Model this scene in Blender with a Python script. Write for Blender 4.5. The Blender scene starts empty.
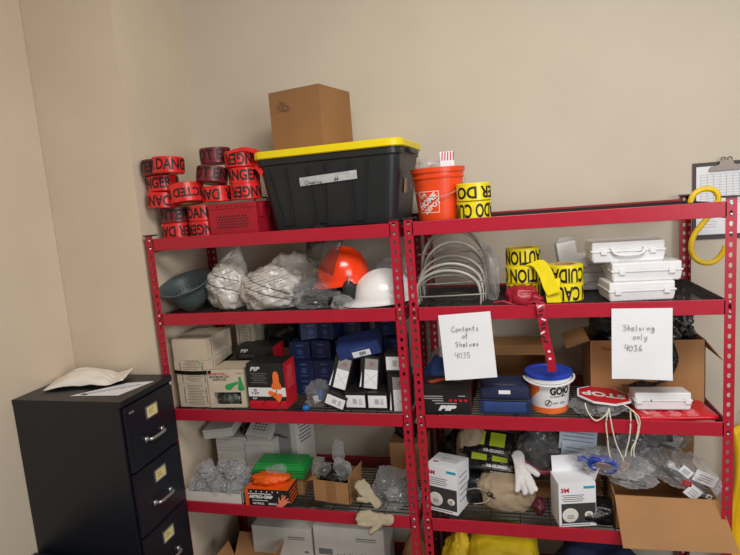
import bpy, bmesh, math, random
from mathutils import Vector, Matrix, noise
PI = math.pi
random.seed(4)
C = bpy.data.collections.new('scene'); bpy.context.scene.collection.children.link(C)
SC = bpy.context.scene

# ---------------------------------------------------------------- camera
def rot_m(rx, ry, rz):
    return Matrix.Rotation(rz, 3, 'Z') @ Matrix.Rotation(rx, 3, 'X') @ Matrix.Rotation(ry, 3, 'Y')
cam_d = bpy.data.cameras.new('camera'); cam = bpy.data.objects.new('camera', cam_d); C.objects.link(cam)
M3 = rot_m(-0.1382, 0.0769, 0.2570)
base = Matrix(((1, 0, 0), (0, 0, -1), (0, 1, 0)))
cam.matrix_world = Matrix.Translation((0.4407, -2.2449, 2.0284)) @ (M3 @ base).to_4x4()
cam_d.sensor_width = 36; cam_d.lens = 36 * 547.73 / 740; cam_d.clip_start = 0.05
SC.camera = cam

# ---------------------------------------------------------------- world, lights, exposure
W = bpy.data.worlds.new('world'); SC.world = W; W.use_nodes = True
W.node_tree.nodes['Background'].inputs[0].default_value = (1.0, 0.95, 0.88, 1)
W.node_tree.nodes['Background'].inputs[1].default_value = 0.13
def area(name, loc, tgt, sx, sy, power, col):
    l = bpy.data.lights.new(name, 'AREA'); l.shape = 'RECTANGLE'; l.size = sx; l.size_y = sy; l.energy = power; l.color = col
    o = bpy.data.objects.new(name, l); C.objects.link(o); o.location = loc
    o.rotation_euler = (Vector(tgt) - Vector(loc)).to_track_quat('-Z', 'Y').to_euler(); return o
area('ceiling_lamp_light', (0.75, -1.75, 3.3), (0.5, -0.6, 0.0), 1.4, 0.8, 56, (1.0, 0.95, 0.88))
area('right_fill_light', (3.1, -3.4, 2.2), (-0.4, 0.3, 1.7), 1.8, 1.4, 62, (0.96, 0.98, 1.0))  # added fill light from front right, brightens left wall and corner
SC.view_settings.view_transform = 'Standard'; SC.view_settings.look = 'None'
SC.view_settings.gamma = 1; SC.view_settings.exposure = 0.0; SC.view_settings.use_curve_mapping = False

# ---------------------------------------------------------------- materials
def lin(c):
    return tuple((x / 255 / 12.92 if x / 255 <= 0.04045 else ((x / 255 + 0.055) / 1.055) ** 2.4) for x in c)
MATS = {}
def mat(name, rgb, rough=0.6, metal=0.0, var=0.06, scale=14, bump=0.0, bscale=60, coat=0.0):
    if name in MATS: return MATS[name]
    m = bpy.data.materials.new(name); m.use_nodes = True; nt = m.node_tree; b = nt.nodes['Principled BSDF']
    c = lin(rgb)
    b.inputs['Roughness'].default_value = rough; b.inputs['Metallic'].default_value = metal
    b.inputs['Coat Weight'].default_value = coat
    tc = nt.nodes.new('ShaderNodeTexCoord'); n = nt.nodes.new('ShaderNodeTexNoise'); n.inputs['Scale'].default_value = scale
    n.inputs['Detail'].default_value = 5
    r = nt.nodes.new('ShaderNodeValToRGB')
    r.color_ramp.elements[0].position = 0.3; r.color_ramp.elements[1].position = 0.7
    r.color_ramp.elements[0].color = tuple(x * (1 - var * 1.6) for x in c) + (1,)
    r.color_ramp.elements[1].color = tuple(min(1, x * (1 + var)) for x in c) + (1,)
    nt.links.new(tc.outputs['Object'], n.inputs['Vector']); nt.links.new(n.outputs['Fac'], r.inputs['Fac'])
    nt.links.new(r.outputs['Color'], b.inputs['Base Color'])
    if bump:
        n2 = nt.nodes.new('ShaderNodeTexNoise'); n2.inputs['Scale'].default_value = bscale; n2.inputs['Detail'].default_value = 6
        bp = nt.nodes.new('ShaderNodeBump'); bp.inputs['Strength'].default_value = bump; bp.inputs['Distance'].default_value = 0.01
        nt.links.new(tc.outputs['Object'], n2.inputs['Vector']); nt.links.new(n2.outputs['Fac'], bp.inputs['Height'])
        nt.links.new(bp.outputs['Normal'], b.inputs['Normal'])
    MATS[name] = m; return m
def plastic(name, rgb, opac=0.35, rough=0.22, bump=0.5, bscale=30):
    m = mat(name, rgb, rough, 0, 0.05, 14, bump, bscale)
    nt = m.node_tree
    if 'Mix Shader' in nt.nodes: return m
    out = nt.nodes['Material Output']; b = nt.nodes['Principled BSDF']
    b.inputs['Specular IOR Level'].default_value = 1.0; t = nt.nodes.new('ShaderNodeBsdfTransparent'); mx = nt.nodes.new('ShaderNodeMixShader')
    lw = nt.nodes.new('ShaderNodeLayerWeight'); lw.inputs['Blend'].default_value = 0.35
    mr = nt.nodes.new('ShaderNodeMapRange'); mr.inputs['To Min'].default_value = opac; mr.inputs['To Max'].default_value = min(1, opac + 0.5)
    nt.links.new(lw.outputs['Facing'], mr.inputs['Value']); nt.links.new(mr.outputs['Result'], mx.inputs['Fac'])
    nt.links.new(t.outputs['BSDF'], mx.inputs[1]); nt.links.new(b.outputs['BSDF'], mx.inputs[2]); nt.links.new(mx.outputs['Shader'], out.inputs['Surface'])
    return m
WALL_LIT = mat('wall_paint_lit', (220, 204, 182), 0.85, 0, 0.025, 3, 0.05, 180)  # wall paint lightened to put side light on left wall and corner
WALLB = mat('wall_paint_back', (209, 199, 183), 0.85, 0, 0.025, 3, 0.05, 180)
FLOOR = mat('floor_vinyl', (120, 112, 102), 0.5, 0, 0.1, 6)
CEIL = mat('ceiling_paint', (225, 218, 205), 0.9)
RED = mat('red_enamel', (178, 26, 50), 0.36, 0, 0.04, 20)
RED_SHADE = mat('red_enamel_shaded', (150, 18, 40), 0.5, 0, 0.05, 20)  # same rack enamel, darkened to paint shade on rear and side members
STEEL = mat('zinc_steel', (205, 205, 205), 0.35, 0.8)
BLK = mat('black_plastic', (30, 31, 33), 0.5, 0, 0.1, 20)
TOTE = mat('tote_plastic', (32, 35, 38), 0.42, 0, 0.1, 9)
WIRE = mat('black_wire', (16, 14, 16), 0.75)
CAB = mat('cabinet_enamel', (19, 23, 34), 0.38, 0, 0.1, 4, 0.06, 300)
YEL = mat('yellow_plastic', (240, 216, 10), 0.4, 0, 0.04)
TRED = mat('tape_red', (226, 44, 42), 0.3, 0, 0.15, 25)
TMAR = mat('tape_maroon', (120, 32, 44), 0.35, 0, 0.15, 25)
TYEL = mat('tape_yellow', (240, 222, 25), 0.32, 0, 0.06, 25)
INK = mat('ink_black', (26, 22, 22), 0.5)
INKG = mat('ink_grey', (105, 105, 105), 0.7)
INKW = mat('ink_white', (235, 235, 235), 0.6, 0, 0.02)
INKR = mat('ink_red', (190, 30, 45), 0.6)
CORE = mat('core_card', (196, 150, 96), 0.8)
CARD = mat('cardboard', (170, 125, 82), 0.8, 0, 0.06, 5, 0.08, 120)
CARDD = mat('cardboard_dark', (150, 108, 68), 0.85, 0, 0.07, 5, 0.08, 120)
ORNG = mat('orange_plastic', (236, 74, 26), 0.35)
HELO = mat('helmet_orange', (255, 66, 22), 0.22, 0, 0.03, 5, coat=0.4)
HELW = mat('helmet_white', (236, 236, 238), 0.25, 0, 0.02, 5, coat=0.4)
PAPER = mat('paper_white', (236, 238, 244), 0.85, 0, 0.01)
WPLA = mat('white_plastic', (232, 233, 236), 0.35, 0, 0.02)
WBOX = mat('white_carton', (214, 210, 204), 0.75, 0, 0.03)
CRM = mat('cream_carton', (206, 192, 170), 0.75, 0, 0.04)
GRYB = mat('grey_carton', (150, 150, 152), 0.75)
BLKB = mat('black_carton', (34, 32, 34), 0.45)
REDB = mat('red_carton', (206, 26, 44), 0.45)
BLUE = mat('blue_carton', (26, 38, 80), 0.5, 0, 0.1)
BLUL = mat('blue_print', (70, 92, 150), 0.5)
SLATE = mat('slate_plastic', (78, 90, 94), 0.45, 0, 0.08, 12)
GREEN = mat('green_plastic', (22, 140, 62), 0.3)
GREENP = mat('green_foam', (52, 160, 92), 0.7)
ORF = mat('orange_foam', (244, 118, 50), 0.7)
ORG = mat('orange_rubber', (238, 96, 22), 0.5)
NAVY = mat('navy_fabric', (30, 40, 76), 0.85, 0, 0.1, 40, 0.2, 400)
BLUF = mat('blue_fabric', (40, 66, 124), 0.8, 0, 0.1, 40, 0.2, 400)
BLID = mat('blue_lid', (40, 70, 185), 0.35)
BLKF = mat('black_film', (20, 20, 22), 0.25, 0, 0.2, 20, 0.6, 40)
TAN = mat('tan_canvas', (164, 145, 120), 0.9, 0, 0.06, 30, 0.2, 300)
LEATH = mat('white_leather', (214, 210, 210), 0.7, 0, 0.05, 20, 0.15, 60)
KNIT = mat('cream_knit', (176, 163, 140), 0.95, 0, 0.05, 30, 0.5, 260)
LIME = mat('lime_print', (176, 200, 40), 0.5)
ROPE = mat('white_cord', (226, 218, 200), 0.9, 0, 0.04, 60, 0.3, 500)
GREYM = mat('grey_metal', (150, 148, 144), 0.4, 0.3)
FRAME = mat('shield_rim', (172, 170, 164), 0.35, 0.1)
CYAN = mat('cyan_print', (40, 160, 190), 0.6)
PHOT = mat('print_dark', (58, 58, 60), 0.6)
MASKW = mat('mask_white', (225, 222, 216), 0.8)
CREMEL = mat('label_card_yellow', (232, 218, 150), 0.7)
HOOKY = mat('hook_yellow', (240, 200, 20), 0.35)
WHBAG = plastic('white_bag_film', (214, 210, 204), 0.78, 0.3, 0.35, 24)
CLEAR = plastic('clear_film', (215, 217, 220), 0.16, 0.12, 0.15, 26)
CLEARG = plastic('clear_grey_film', (160, 162, 165), 0.22, 0.12, 0.15, 26)
SHIELD = plastic('shield_clear', (190, 196, 196), 0.0, 0.08, 0.05)
SMOKE = plastic('smoke_shield', (60, 56, 54), 0.30, 0.12, 0.05)
RAIN = mat('rain_yellow', (224, 190, 30), 0.55, 0, 0.08, 8, 0.6, 12)
FOAM = mat('foam_sheet', (240, 236, 228), 0.5, 0, 0.03, 6, 0.3, 20)
REDPK = mat('red_packaging', (205, 20, 38), 0.3, 0, 0.06, 10, 0.3, 40)

# ---------------------------------------------------------------- helpers
def nb(): return bmesh.new()
def xf(bm, vs, m):
    for v in vs: v.co = m @ v.co
def box(bm, c, s, rz=0, bev=0.0, m=None):
    r = bmesh.ops.create_cube(bm, size=1); vs = r['verts']
    for v in vs: v.co = Vector((v.co.x * s[0], v.co.y * s[1], v.co.z * s[2]))
    if bev:
        es = list({e for v in vs for e in v.link_edges})
        r2 = bmesh.ops.bevel(bm, geom=es, offset=bev, segments=2, affect='EDGES', profile=0.6)
        seen = {v for f in r2['faces'] for v in f.verts}; vs = list(seen | {v for v in vs if v.is_valid})
    mm = Matrix.Translation(c) @ Matrix.Rotation(rz, 4, 'Z')
    if m: mm = m @ mm
    xf(bm, vs, mm); return bm
def frus(bm, w0, d0, w1, d1, z0, z1, cx=0, cy=0):
    vs = [bm.verts.new((cx + sx * w / 2, cy + sy * d / 2, z)) for (w, d, z) in ((w0, d0, z0), (w1, d1, z1)) for sx, sy in ((-1, -1), (1, -1), (1, 1), (-1, 1))]
    for f in ((3, 2, 1, 0), (4, 5, 6, 7), (0, 1, 5, 4), (1, 2, 6, 5), (2, 3, 7, 6), (3, 0, 4, 7)): bm.faces.new([vs[i] for i in f])
    return vs
def lathe(bm, prof, seg=40, m=None, sx=1, sy=1, closed=False):
    rings = []
    for r, z in prof: rings.append([bm.verts.new((r * sx * math.cos(2 * PI * i / seg), r * sy * math.sin(2 * PI * i / seg), z)) for i in range(seg)])
    pr = list(zip(rings, rings[1:])) + ([(rings[-1], rings[0])] if closed else [])
    for a, b in pr:
        for i in range(seg): bm.faces.new((a[i], a[(i + 1) % seg], b[(i + 1) % seg], b[i]))
    if not closed:
        bm.faces.new(rings[0][::-1]); bm.faces.new(rings[-1])
    if m: xf(bm, [v for r in rings for v in r], m)
    return bm
def tube(bm, pts, r, seg=8, close=False, rfn=None, flat=1.0):
    pts = [Vector(p) for p in pts]; n = len(pts); rings = []
    up = Vector((0.03, 0.05, 1))
    for i, p in enumerate(pts):
        if close: t = (pts[(i + 1) % n] - pts[i - 1])
        else: t = pts[min(i + 1, n - 1)] - pts[max(i - 1, 0)]
        t.normalize(); a = t.cross(up)
        if a.length < 0.1: a = t.cross(Vector((0, 1, 0)))
        a.normalize(); b = a.cross(t); rr = rfn(i / (n - 1)) * r if rfn else r
        rings.append([bm.verts.new(p + a * math.cos(2 * PI * k / seg) * rr + b * math.sin(2 * PI * k / seg) * rr * flat) for k in range(seg)])
    for i in range(n if close else n - 1):
        a, b = rings[i], rings[(i + 1) % n]
        for k in range(seg): bm.faces.new((a[k], a[(k + 1) % seg], b[(k + 1) % seg], b[k]))
    if not close: bm.faces.new(rings[0][::-1]); bm.faces.new(rings[-1])
    return bm
def smoothpts(pts, n=6):
    P = [Vector(p) for p in pts]; out = []
    for i in range(len(P) - 1):
        p0 = P[max(i - 1, 0)]; p1 = P[i]; p2 = P[i + 1]; p3 = P[min(i + 2, len(P) - 1)]
        for k in range(n):
            t = k / n
            out.append(0.5 * ((2 * p1) + (p2 - p0) * t + (2 * p0 - 5 * p1 + 4 * p2 - p3) * t * t + (3 * p1 - p0 - 3 * p2 + p3) * t ** 3))
    out.append(P[-1]); return out
def prism(bm, poly, z0, z1, m=None):
    a = [bm.verts.new((x, y, z0)) for x, y in poly]; b = [bm.verts.new((x, y, z1)) for x, y in poly]
    bm.faces.new(a[::-1]); bm.faces.new(b)
    for i in range(len(poly)): bm.faces.new((a[i], a[(i + 1) % len(a)], b[(i + 1) % len(a)], b[i]))
    if m: xf(bm, a + b, m)
    return bm
FRONT = Matrix(((1, 0, 0, 0), (0, 0, -1, 0), (0, 1, 0, 0), (0, 0, 0, 1)))   # xy drawing -> facing -Y, x right, y up
def finish(bm, name):
    bmesh.ops.recalc_face_normals(bm, faces=bm.faces)
    me = bpy.data.meshes.new(name); bm.to_mesh(me); bm.free(); return me
def obj(name, bm, m, parent=None, label=None, smooth=False, loc=None):
    me = finish(bm, name) if isinstance(bm, bmesh.types.BMesh) else bm
    if m.name.startswith('clear_'): smooth = False
    if not me.materials: me.materials.append(m)
    if smooth:
        for p in me.polygons: p.use_smooth = True
    o = bpy.data.objects.new(name, me); C.objects.link(o)
    if parent: o.parent = parent
    if label: o['label'] = label
    if loc: o.location = loc
    return o
def tag(o, label, cat, group=None):
    o['label'] = label; o['category'] = cat
    if group: o['group'] = group
    return o
def thing(name, label, cat, loc=(0, 0, 0), rz=0, group=None, rot=None):
    o = bpy.data.objects.new(name, None); C.objects.link(o); o.empty_display_size = 0.05
    o.location = loc; o.rotation_euler = rot if rot else (0, 0, rz)
    return tag(o, label, cat, group)
def struct(name, bm, m):
    o = obj(name, bm, m); o['kind'] = 'structure'; return o
def dup(root, loc, rot, label, group=None):
    def cp(o, par):
        c = o.copy(); C.objects.link(c)
        if par: c.parent = par
        for ch in [x for x in KIDS.get(o.name, [])]: cp(ch, c)
        return c
    KIDS = {}
    for x in C.objects:
        if x.parent: KIDS.setdefault(x.parent.name, []).append(x)
    r = cp(root, None); r.location = loc; r.rotation_euler = rot; r['label'] = label
    if group: r['group'] = group
    return r
DG = None
def text_mesh(s, size, bold=0.0, shear=0.0, thick=0.0004):
    cu = bpy.data.curves.new('t', 'FONT'); cu.body = s; cu.size = size; cu.align_x = 'CENTER'; cu.align_y = 'CENTER'
    cu.extrude = thick / 2; cu.offset = bold * size; cu.shear = shear; cu.resolution_u = 3; cu.space_line = 0.9
    o = bpy.data.objects.new('t', cu); C.objects.link(o)
    dg = bpy.context.evaluated_depsgraph_get(); me = bpy.data.meshes.new_from_object(o.evaluated_get(dg))
    bpy.data.objects.remove(o); bpy.data.curves.remove(cu); me.materials.clear(); return me
def text(par, s, size, m, loc, rot=(PI / 2, 0, 0), sx=1, bold=0.02, shear=0, name='lettering'):
    """flat lettering; default rot faces -Y"""
    me = text_mesh(s, size, bold, shear)
    mm = Matrix.Translation(loc) @ Matrix.Rotation(rot[2], 4, 'Z') @ Matrix.Rotation(rot[1], 4, 'Y') @ Matrix.Rotation(rot[0], 4, 'X') @ Matrix.Diagonal((sx, 1, 1, 1))
    me.transform(mm); me.name = name
    return obj(name, me, m, par)
def text_wrap(par, s, size, m, R, zc, ang0=0, total=None, bold=0.03, taper=None, name='lettering', width=None):
    me = text_mesh(s, size, bold); bm = nb(); bm.from_mesh(me); xs = [v.co.x for v in bm.verts]; w = max(xs) - min(xs)
    k = (total * R / w) if total else ((width / w) if width else 1)
    for v in bm.verts: v.co.x *= k
    xs = [v.co.x for v in bm.verts]; x = min(xs)
    while x < max(xs):
        bmesh.ops.bisect_plane(bm, geom=bm.verts[:] + bm.edges[:] + bm.faces[:], plane_co=(x, 0, 0), plane_no=(1, 0, 0)); x += 0.008
    for v in bm.verts:
        rr = (taper(v.co.y + zc) if taper else R) + 0.0006 + v.co.z; a = ang0 + v.co.x / R
        v.co = Vector((rr * math.sin(a), -rr * math.cos(a), zc + v.co.y))
    return obj(name, bm, m, par)
# stroke handwriting --------------------------------------------------------
ST = {
 'C': [[(.6, .85), (.4, 1), (.1, .8), (0, .45), (.15, .1), (.4, 0), (.65, .15)]], 'o': [[(.3, .5), (.05, .35), (.05, .1), (.3, 0), (.5, .2), (.45, .45), (.3, .5)]],
 'n': [[(.05, .5), (.08, 0)], [(.08, .3), (.25, .5), (.42, .4), (.45, 0)]], 't': [[(.2, .9), (.18, .1), (.35, 0)], [(0, .6), (.42, .62)]],
 'e': [[(.05, .25), (.45, .3), (.35, .5), (.1, .45), (.02, .2), (.2, 0), (.48, .08)]], 's': [[(.4, .5), (.15, .45), (.12, .32), (.4, .2), (.35, .02), (.05, .02)]],
 'f': [[(.45, .9), (.25, 1), (.18, .7), (.18, -.3)], [(0, .5), (.4, .52)]], 'S': [[(.55, .9), (.2, 1), (.05, .75), (.5, .4), (.4, .05), (0, .05)]],
 'h': [[(.08, 1), (.05, 0)], [(.07, .3), (.25, .5), (.42, .38), (.42, 0)]], 'l': [[(.15, 1), (.12, .05), (.25, 0)]], 'v': [[(0, .5), (.2, 0), (.42, .52)]],
 'i': [[(.1, .5), (.12, 0)], [(.1, .72), (.12, .76)]], 'g': [[(.45, .45), (.15, .5), (.05, .2), (.3, .02), (.45, .45), (.45, -.3), (.15, -.4), (.02, -.2)]],
 'y': [[(.02, .5), (.15, .1), (.4, .15)], [(.45, .5), (.4, -.25), (.1, -.4), (.05, -.2)]], '4': [[(.1, 1), (.02, .45), (.6, .5)], [(.5, .95), (.45, -.05)]],
 '0': [[(.3, .8), (.05, .6), (.05, .15), (.3, 0), (.52, .25), (.5, .65), (.3, .8)]], '3': [[(.05, .85), (.4, .9), (.2, .5), (.48, .3), (.3, 0), (0, .05)]],
 '5': [[(.5, .9), (.12, .88), (.1, .5), (.42, .5), (.45, .1), (.05, .02)]], '6': [[(.4, .9), (.1, .5), (.08, .1), (.35, 0), (.48, .25), (.12, .35)]],
 'a': [[(.4, .45), (.1, .45), (.05, .1), (.3, .02), (.42, .45), (.48, 0)]], 'r': [[(.05, .5), (.08, 0)], [(.08, .3), (.25, .5), (.4, .45)]],
 'X': [[(0, 1), (.55, 0)], [(.55, 1), (0, 0)]], 'L': [[(.1, 1), (.05, .02), (.55, 0)]], 'd': [[(.4, .4), (.1, .45), (.05, .1), (.35, .1), (.42, 1), (.45, 0)]],
 'G': [[(.6, .85), (.3, 1), (.02, .5), (.25, 0), (.6, .15), (.6, .45), (.35, .45)]],
 'm': [[(.02, .5), (.05, 0)], [(.05, .35), (.2, .5), (.25, 0)], [(.25, .35), (.42, .5), (.48, 0)]], ' ': []}
def handwrite(par, lines, m, o, r=0.0011, mtx=None):
    """lines: (string, x, y, height) drawn in the XZ plane facing -Y"""
    bm = nb(); rnd = random.Random(3)
    for s, x, y, h in lines:
        for ch in s:
            for st in ST.get(ch, []):
                pts = [Vector((o[0] + x + px * h * .9 + py * h * .08, o[1], o[2] + y + py * h)) for px, py in st]
                if mtx: pts = [mtx @ p for p in pts]
                tube(bm, smoothpts(pts, 3), r, 5)
            x += h * rnd.uniform(.56, .7) + (h * .15 if ch in 'CSGXLm' else 0); y += h * rnd.uniform(-.05, .05)
    return obj('handwriting', bm, m, par)
# soft shapes ----------------------------------------------------------------
def crumple_me(size, seed, amp=0.25, fine=0.10, sub=4, base=-0.75, neck=None, sq=1.0, freq=1.6):
    bm = nb(); bmesh.ops.create_icosphere(bm, subdivisions=sub, radius=1)
    off = Vector((seed * 3.7, seed * 1.3, seed * 5.1)); rf = random.Random(seed)
    FD = [(Vector((rf.gauss(0, 1), rf.gauss(0, .5), rf.gauss(0, .8))).normalized(), rf.uniform(4, 10), rf.uniform(0, 6)) for _ in range(8)]
    for v in bm.verts:
        p = v.co.copy(); n1 = noise.noise(p * freq + off); n2 = 1 - abs(noise.noise(p * 3.1 + off * 2)) * 2; n3 = 1 - abs(noise.noise(p * 6.5 + off)) * 2
        if sq < 1:
            p = Vector([math.copysign(abs(c) ** sq, c) for c in p]); 
        d1 = noise.voronoi(v.co * 1.9 + off + Vector((n1, n1, 0)) * .4)[0]
        c1 = max(0, 1 - (d1[1] - d1[0]) * 4.5); c2 = 0
        for (dv, kk, ph) in FD:
            mk = max(0, noise.noise(v.co * 1.3 + dv * 5) + .25)
            c2 += mk * max(0, 1 - abs(math.sin(kk * v.co.dot(dv) + ph + n1 * 2.5)) * 1.7)
        q = p * (1 + amp * n1 + fine * .40 * n2 + fine * (.45 * c1 + 1.0 * c2 - .45))
        if neck:
            d = Vector(neck).normalized(); t = max(0, v.co.dot(d) - 0.72) / 0.28
            q += d * t * Vector(neck).length; q -= (q - d * q.dot(d)) * min(1, t * 1.3) * 0.55
        q.z = max(q.z, base + 0.02 * n3)
        v.co = Vector((q.x * size[0], q.y * size[1], (q.z - base) * size[2]))
    zm = min(v.co.z for v in bm.verts)
    for v in bm.verts: v.co.z -= zm
    return finish(bm, 'bag')
def blob(name, size, seed, m, label, cat, loc, rz=0, group=None, par=None, inner=None, **k):
    me = crumple_me(size, seed, **k)
    o = obj(name, me, m, par, smooth=True); o.location = loc; o.rotation_euler = (0, 0, rz)
    if not par: tag(o, label, cat, group)
    if inner: add_inner(o, size, seed, inner)
    return o
def add_inner(par, size, seed, ms):
    rnd = random.Random(seed * 7); H = size[2] * 1.5
    for i, mm in enumerate(ms):
        bm = nb(); w = size[0] * rnd.uniform(.5, .8); h = size[2] * rnd.uniform(.45, .75); d = size[1] * rnd.uniform(.25, .5)
        box(bm, (rnd.uniform(-.35, .35) * size[0], rnd.uniform(-.35, .15) * size[1], H * (.32 + .3 * i / max(1, len(ms)))), (w, d, h), bev=min(w, d, h) * .25, m=Matrix.Rotation(rnd.uniform(-.35, .35), 4, 'Y') @ Matrix.Rotation(rnd.uniform(-.2, .2), 4, 'X'))
        for v in bm.verts: v.co += Vector([noise.noise(v.co * 25 + Vector((k, seed, 0))) for k in range(3)]) * .006
        obj('packed_item', bm, mm, par, smooth=True)
def fuse(bm, voxel=0.004, sm=6):
    me = finish(bm, 'fuse'); o = bpy.data.objects.new('f', me); C.objects.link(o)
    a = o.modifiers.new('r', 'REMESH'); a.mode = 'VOXEL'; a.voxel_size = voxel
    b = o.modifiers.new('s', 'SMOOTH'); b.iterations = sm; b.factor = 0.5
    dg = bpy.context.evaluated_depsgraph_get(); r = bpy.data.meshes.new_from_object(o.evaluated_get(dg)); bpy.data.objects.remove(o); return r
def capsule(bm, a, b, ra, rb, flat=1.0):
    a, b = Vector(a), Vector(b); d = (b - a).normalized(); pts = [a + (b - a) * t for t in (0, .25, .5, .75, 1)]
    pts = [a - d * ra * .8, a - d * ra * .4] + pts + [b + d * rb * .4, b + d * rb * .8]
    rs = [ra * .5, ra * .9, ra, ra * .97, (ra + rb) / 2, rb, rb, rb * .9, rb * .5]
    tube(bm, pts, 1, 10, rfn=lambda t: rs[round(t * 8)], flat=flat)
def glove_me(L=0.23, spread=0.2, flat=0.55, th=0.0, seed=0, fat=1.0):
    rnd = random.Random(seed); bm = nb(); s = L / 0.23
    capsule(bm, (0, 0.02 * s, 0.012), (0, 0.085 * s, 0.012), 0.036 * s, 0.042 * s, 0.42)
    capsule(bm, (0, -0.03 * s, 0.012), (0, 0.02 * s, 0.012), 0.036 * s, 0.034 * s, 0.45)
    for i, (x, l) in enumerate(((-.033, .062), (-.011, .074), (.011, .070), (.032, .054))):
        a = (i - 1.5) * spread + rnd.uniform(-.08, .08); e = Vector((math.sin(a), math.cos(a), rnd.uniform(-.05, .25))) * l * s
        p = Vector((x * s, .095 * s, .013)); capsule(bm, p, p + e, .0125 * s * fat, .0105 * s * fat)
    p = Vector((-.034 * s, .035 * s, .013)); capsule(bm, p, p + Vector((-.045 * s, .045 * s, .008 + th)), .015 * s * fat, .012 * s * fat)
    me = fuse(bm, 0.0045 * s, 4)
    for v in me.vertices:
        v.co.z += 0.007 * noise.noise(v.co * 32 + Vector((seed, 0, 0))); v.co.x += 0.004 * noise.noise(v.co * 45 + Vector((0, seed, 0)))
    zm = min(v.co.z for v in me.vertices)
    for v in me.vertices: v.co.z -= zm
    return me

# ================================================================ THE ROOM
s0, s1, s2, s3, s4 = 1.922, 1.561, 1.084, 0.599, 0.090
BW = 0.60
def sbox(name, a, b, m):
    bm = nb(); box(bm, [(a[i] + b[i]) / 2 for i in range(3)], [b[i] - a[i] for i in range(3)]); return struct(name, bm, m)
sbox('floor', (-1.9, -4.2, -0.1), (3.6, 0.75, 0.0), FLOOR)
sbox('wall_back', (-1.262, BW, 0), (3.6, BW + 0.12, 3.6), WALLB)
sbox('wall_left', (-1.87, -4.2, 0), (-1.755, 0.02, 3.6), WALL_LIT)
sbox('wall_corner', (-1.87, 0.022, 0), (-1.262, BW + 0.12, 3.6), WALL_LIT)
sbox('ceiling', (-1.87, -4.2, 3.6), (3.6, 0.75, 3.7), CEIL)

# ================================================================ THE RACKS
LV = [s0, s1, s2, s3, s4]
def post_me(h, w=0.038, t=0.0022, inward=1):
    """angle post, corner at origin; front flange spans x 0..w*inward, holes punched"""
    bm = nb(); pitch = 0.0381; n = int(h / pitch); N = 16
    def cell(z0, z1, plane):
        cx = w / 2; cz = (z0 + z1) / 2; hw = w / 2; hh = (z1 - z0) / 2; out = []; inn = []
        for k in range(N):
            a = 2 * PI * (k + .5) / N; ca, sa = math.cos(a), math.sin(a); m = min(hw / abs(ca), hh / abs(sa))
            out.append((cx + ca * m, cz + sa * m))
            if sa > 0: hx, hz = ca * .0062, .003 + sa * .0062
            else: hx, hz = ca * (.0062 if abs(ca) > .8 else .0032), -.001 + sa * .0095
            inn.append((cx + hx, cz + hz))
        # snap ring corners so that neighbouring cells close up
        out2 = [(min(max(x, 0), w), z) for x, z in out]
        def P(x, z, d): return (x * inward, d, z) if plane == 0 else (d * inward, x, z)
        vo = [bm.verts.new(P(x, z, 0)) for x, z in out2]; vi = [bm.verts.new(P(x, z, 0)) for x, z in inn]; vb = [bm.verts.new(P(x, z, t)) for x, z in inn]
        for k in range(N):
            j = (k + 1) % N; bm.faces.new((vo[k], vo[j], vi[j], vi[k])); bm.faces.new((vi[k], vi[j], vb[j], vb[k]))
        for sx in (0, w):
            for sz in (z0, z1):
                c = bm.verts.new(P(sx, sz, 0)); ks = sorted(range(N), key=lambda k: (out2[k][0] - sx) ** 2 + (out2[k][1] - sz) ** 2)[:2]
                bm.faces.new((c, vo[ks[0]], vo[ks[1]]))
    for i in range(n):
        for pl in (0, 1): cell(h - (i + 1) * pitch, h - i * pitch, pl)
    z = h - n * pitch
    box(bm, (inward * w / 2, t / 2, z / 2), (w, t, z)); box(bm, (inward * t / 2, w / 2, z / 2), (t, w, z))
    box(bm, (inward * t / 2, 0.0012, h / 2), (t, 0.0022, h)); 
    return bm
def rack(x0, x1, label):
    D = 0.56; t = thing('storage_rack', label, 'shelving unit', (x0, 0, 0), 0); w = x1 - x0; H = 1.944
    for px_, py_, inw, fl in ((0, 0, 1, 0), (w, 0, -1, 0), (0, D, 1, 1), (w, D, -1, 1)):
        bm = post_me(H, inward=inw)
        if fl:
            for v in bm.verts: v.co.y = -v.co.y
        p = obj('post', bm, RED if not fl else RED_SHADE, t, loc=(px_, py_, 0))
        cb = nb(); box(cb, (inw * 0.017, 0.017 * (-1 if fl else 1), H + 0.002), (0.046, 0.046, 0.006)); obj('post_cap', cb, BLK, p)
    for z in LV:
        for y, mt in ((0.006, RED), (D - 0.006, RED_SHADE)):
            bm = nb(); fr = y < 0.1; sg = 1 if fr else -1
            a0, a1 = (0.032, w - 0.032)
            box(bm, (w / 2, y - sg * 0.001, z - 0.0205), (a1 - a0, 0.010, 0.057), bev=0.002)
            box(bm, (w / 2, y + sg * 0.014, z - 0.040), (a1 - a0, 0.022, 0.003))
            b = obj('beam', bm, mt, t)
            if fr:
                for xx in (0.019, w - 0.019):
                    for dz in (0.000, -0.0385):
                        rb = nb(); lathe(rb, [(0.0052, -0.002), (0.0052, 0.001), (0.003, 0.003)], 10, Matrix.Translation((xx, -0.0006, z + dz)) @ FRONT); obj('rivet', rb, STEEL, b)
        for x in (0.006, w - 0.006):
            bm = nb(); box(bm, (x, D / 2, z - 0.0335), (0.008, D - 0.07, 0.050)); obj('side_beam', bm, RED_SHADE, t)
        bm = nb(); k = 0; yy = 0.02
        while yy < D - 0.015: tube(bm, [(0.012, yy, z - 0.0022), (w - 0.012, yy, z - 0.0024)], 0.0024, 6); yy += 0.027
        for i in range(10):
            xx = 0.04 + i * (w - 0.08) / 9; tube(bm, [(xx, 0.012, z - 0.0062), (xx, D - 0.012, z - 0.0062)], 0.0024, 6)
        obj('wire_deck', bm, WIRE, t)
    return t
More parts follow.
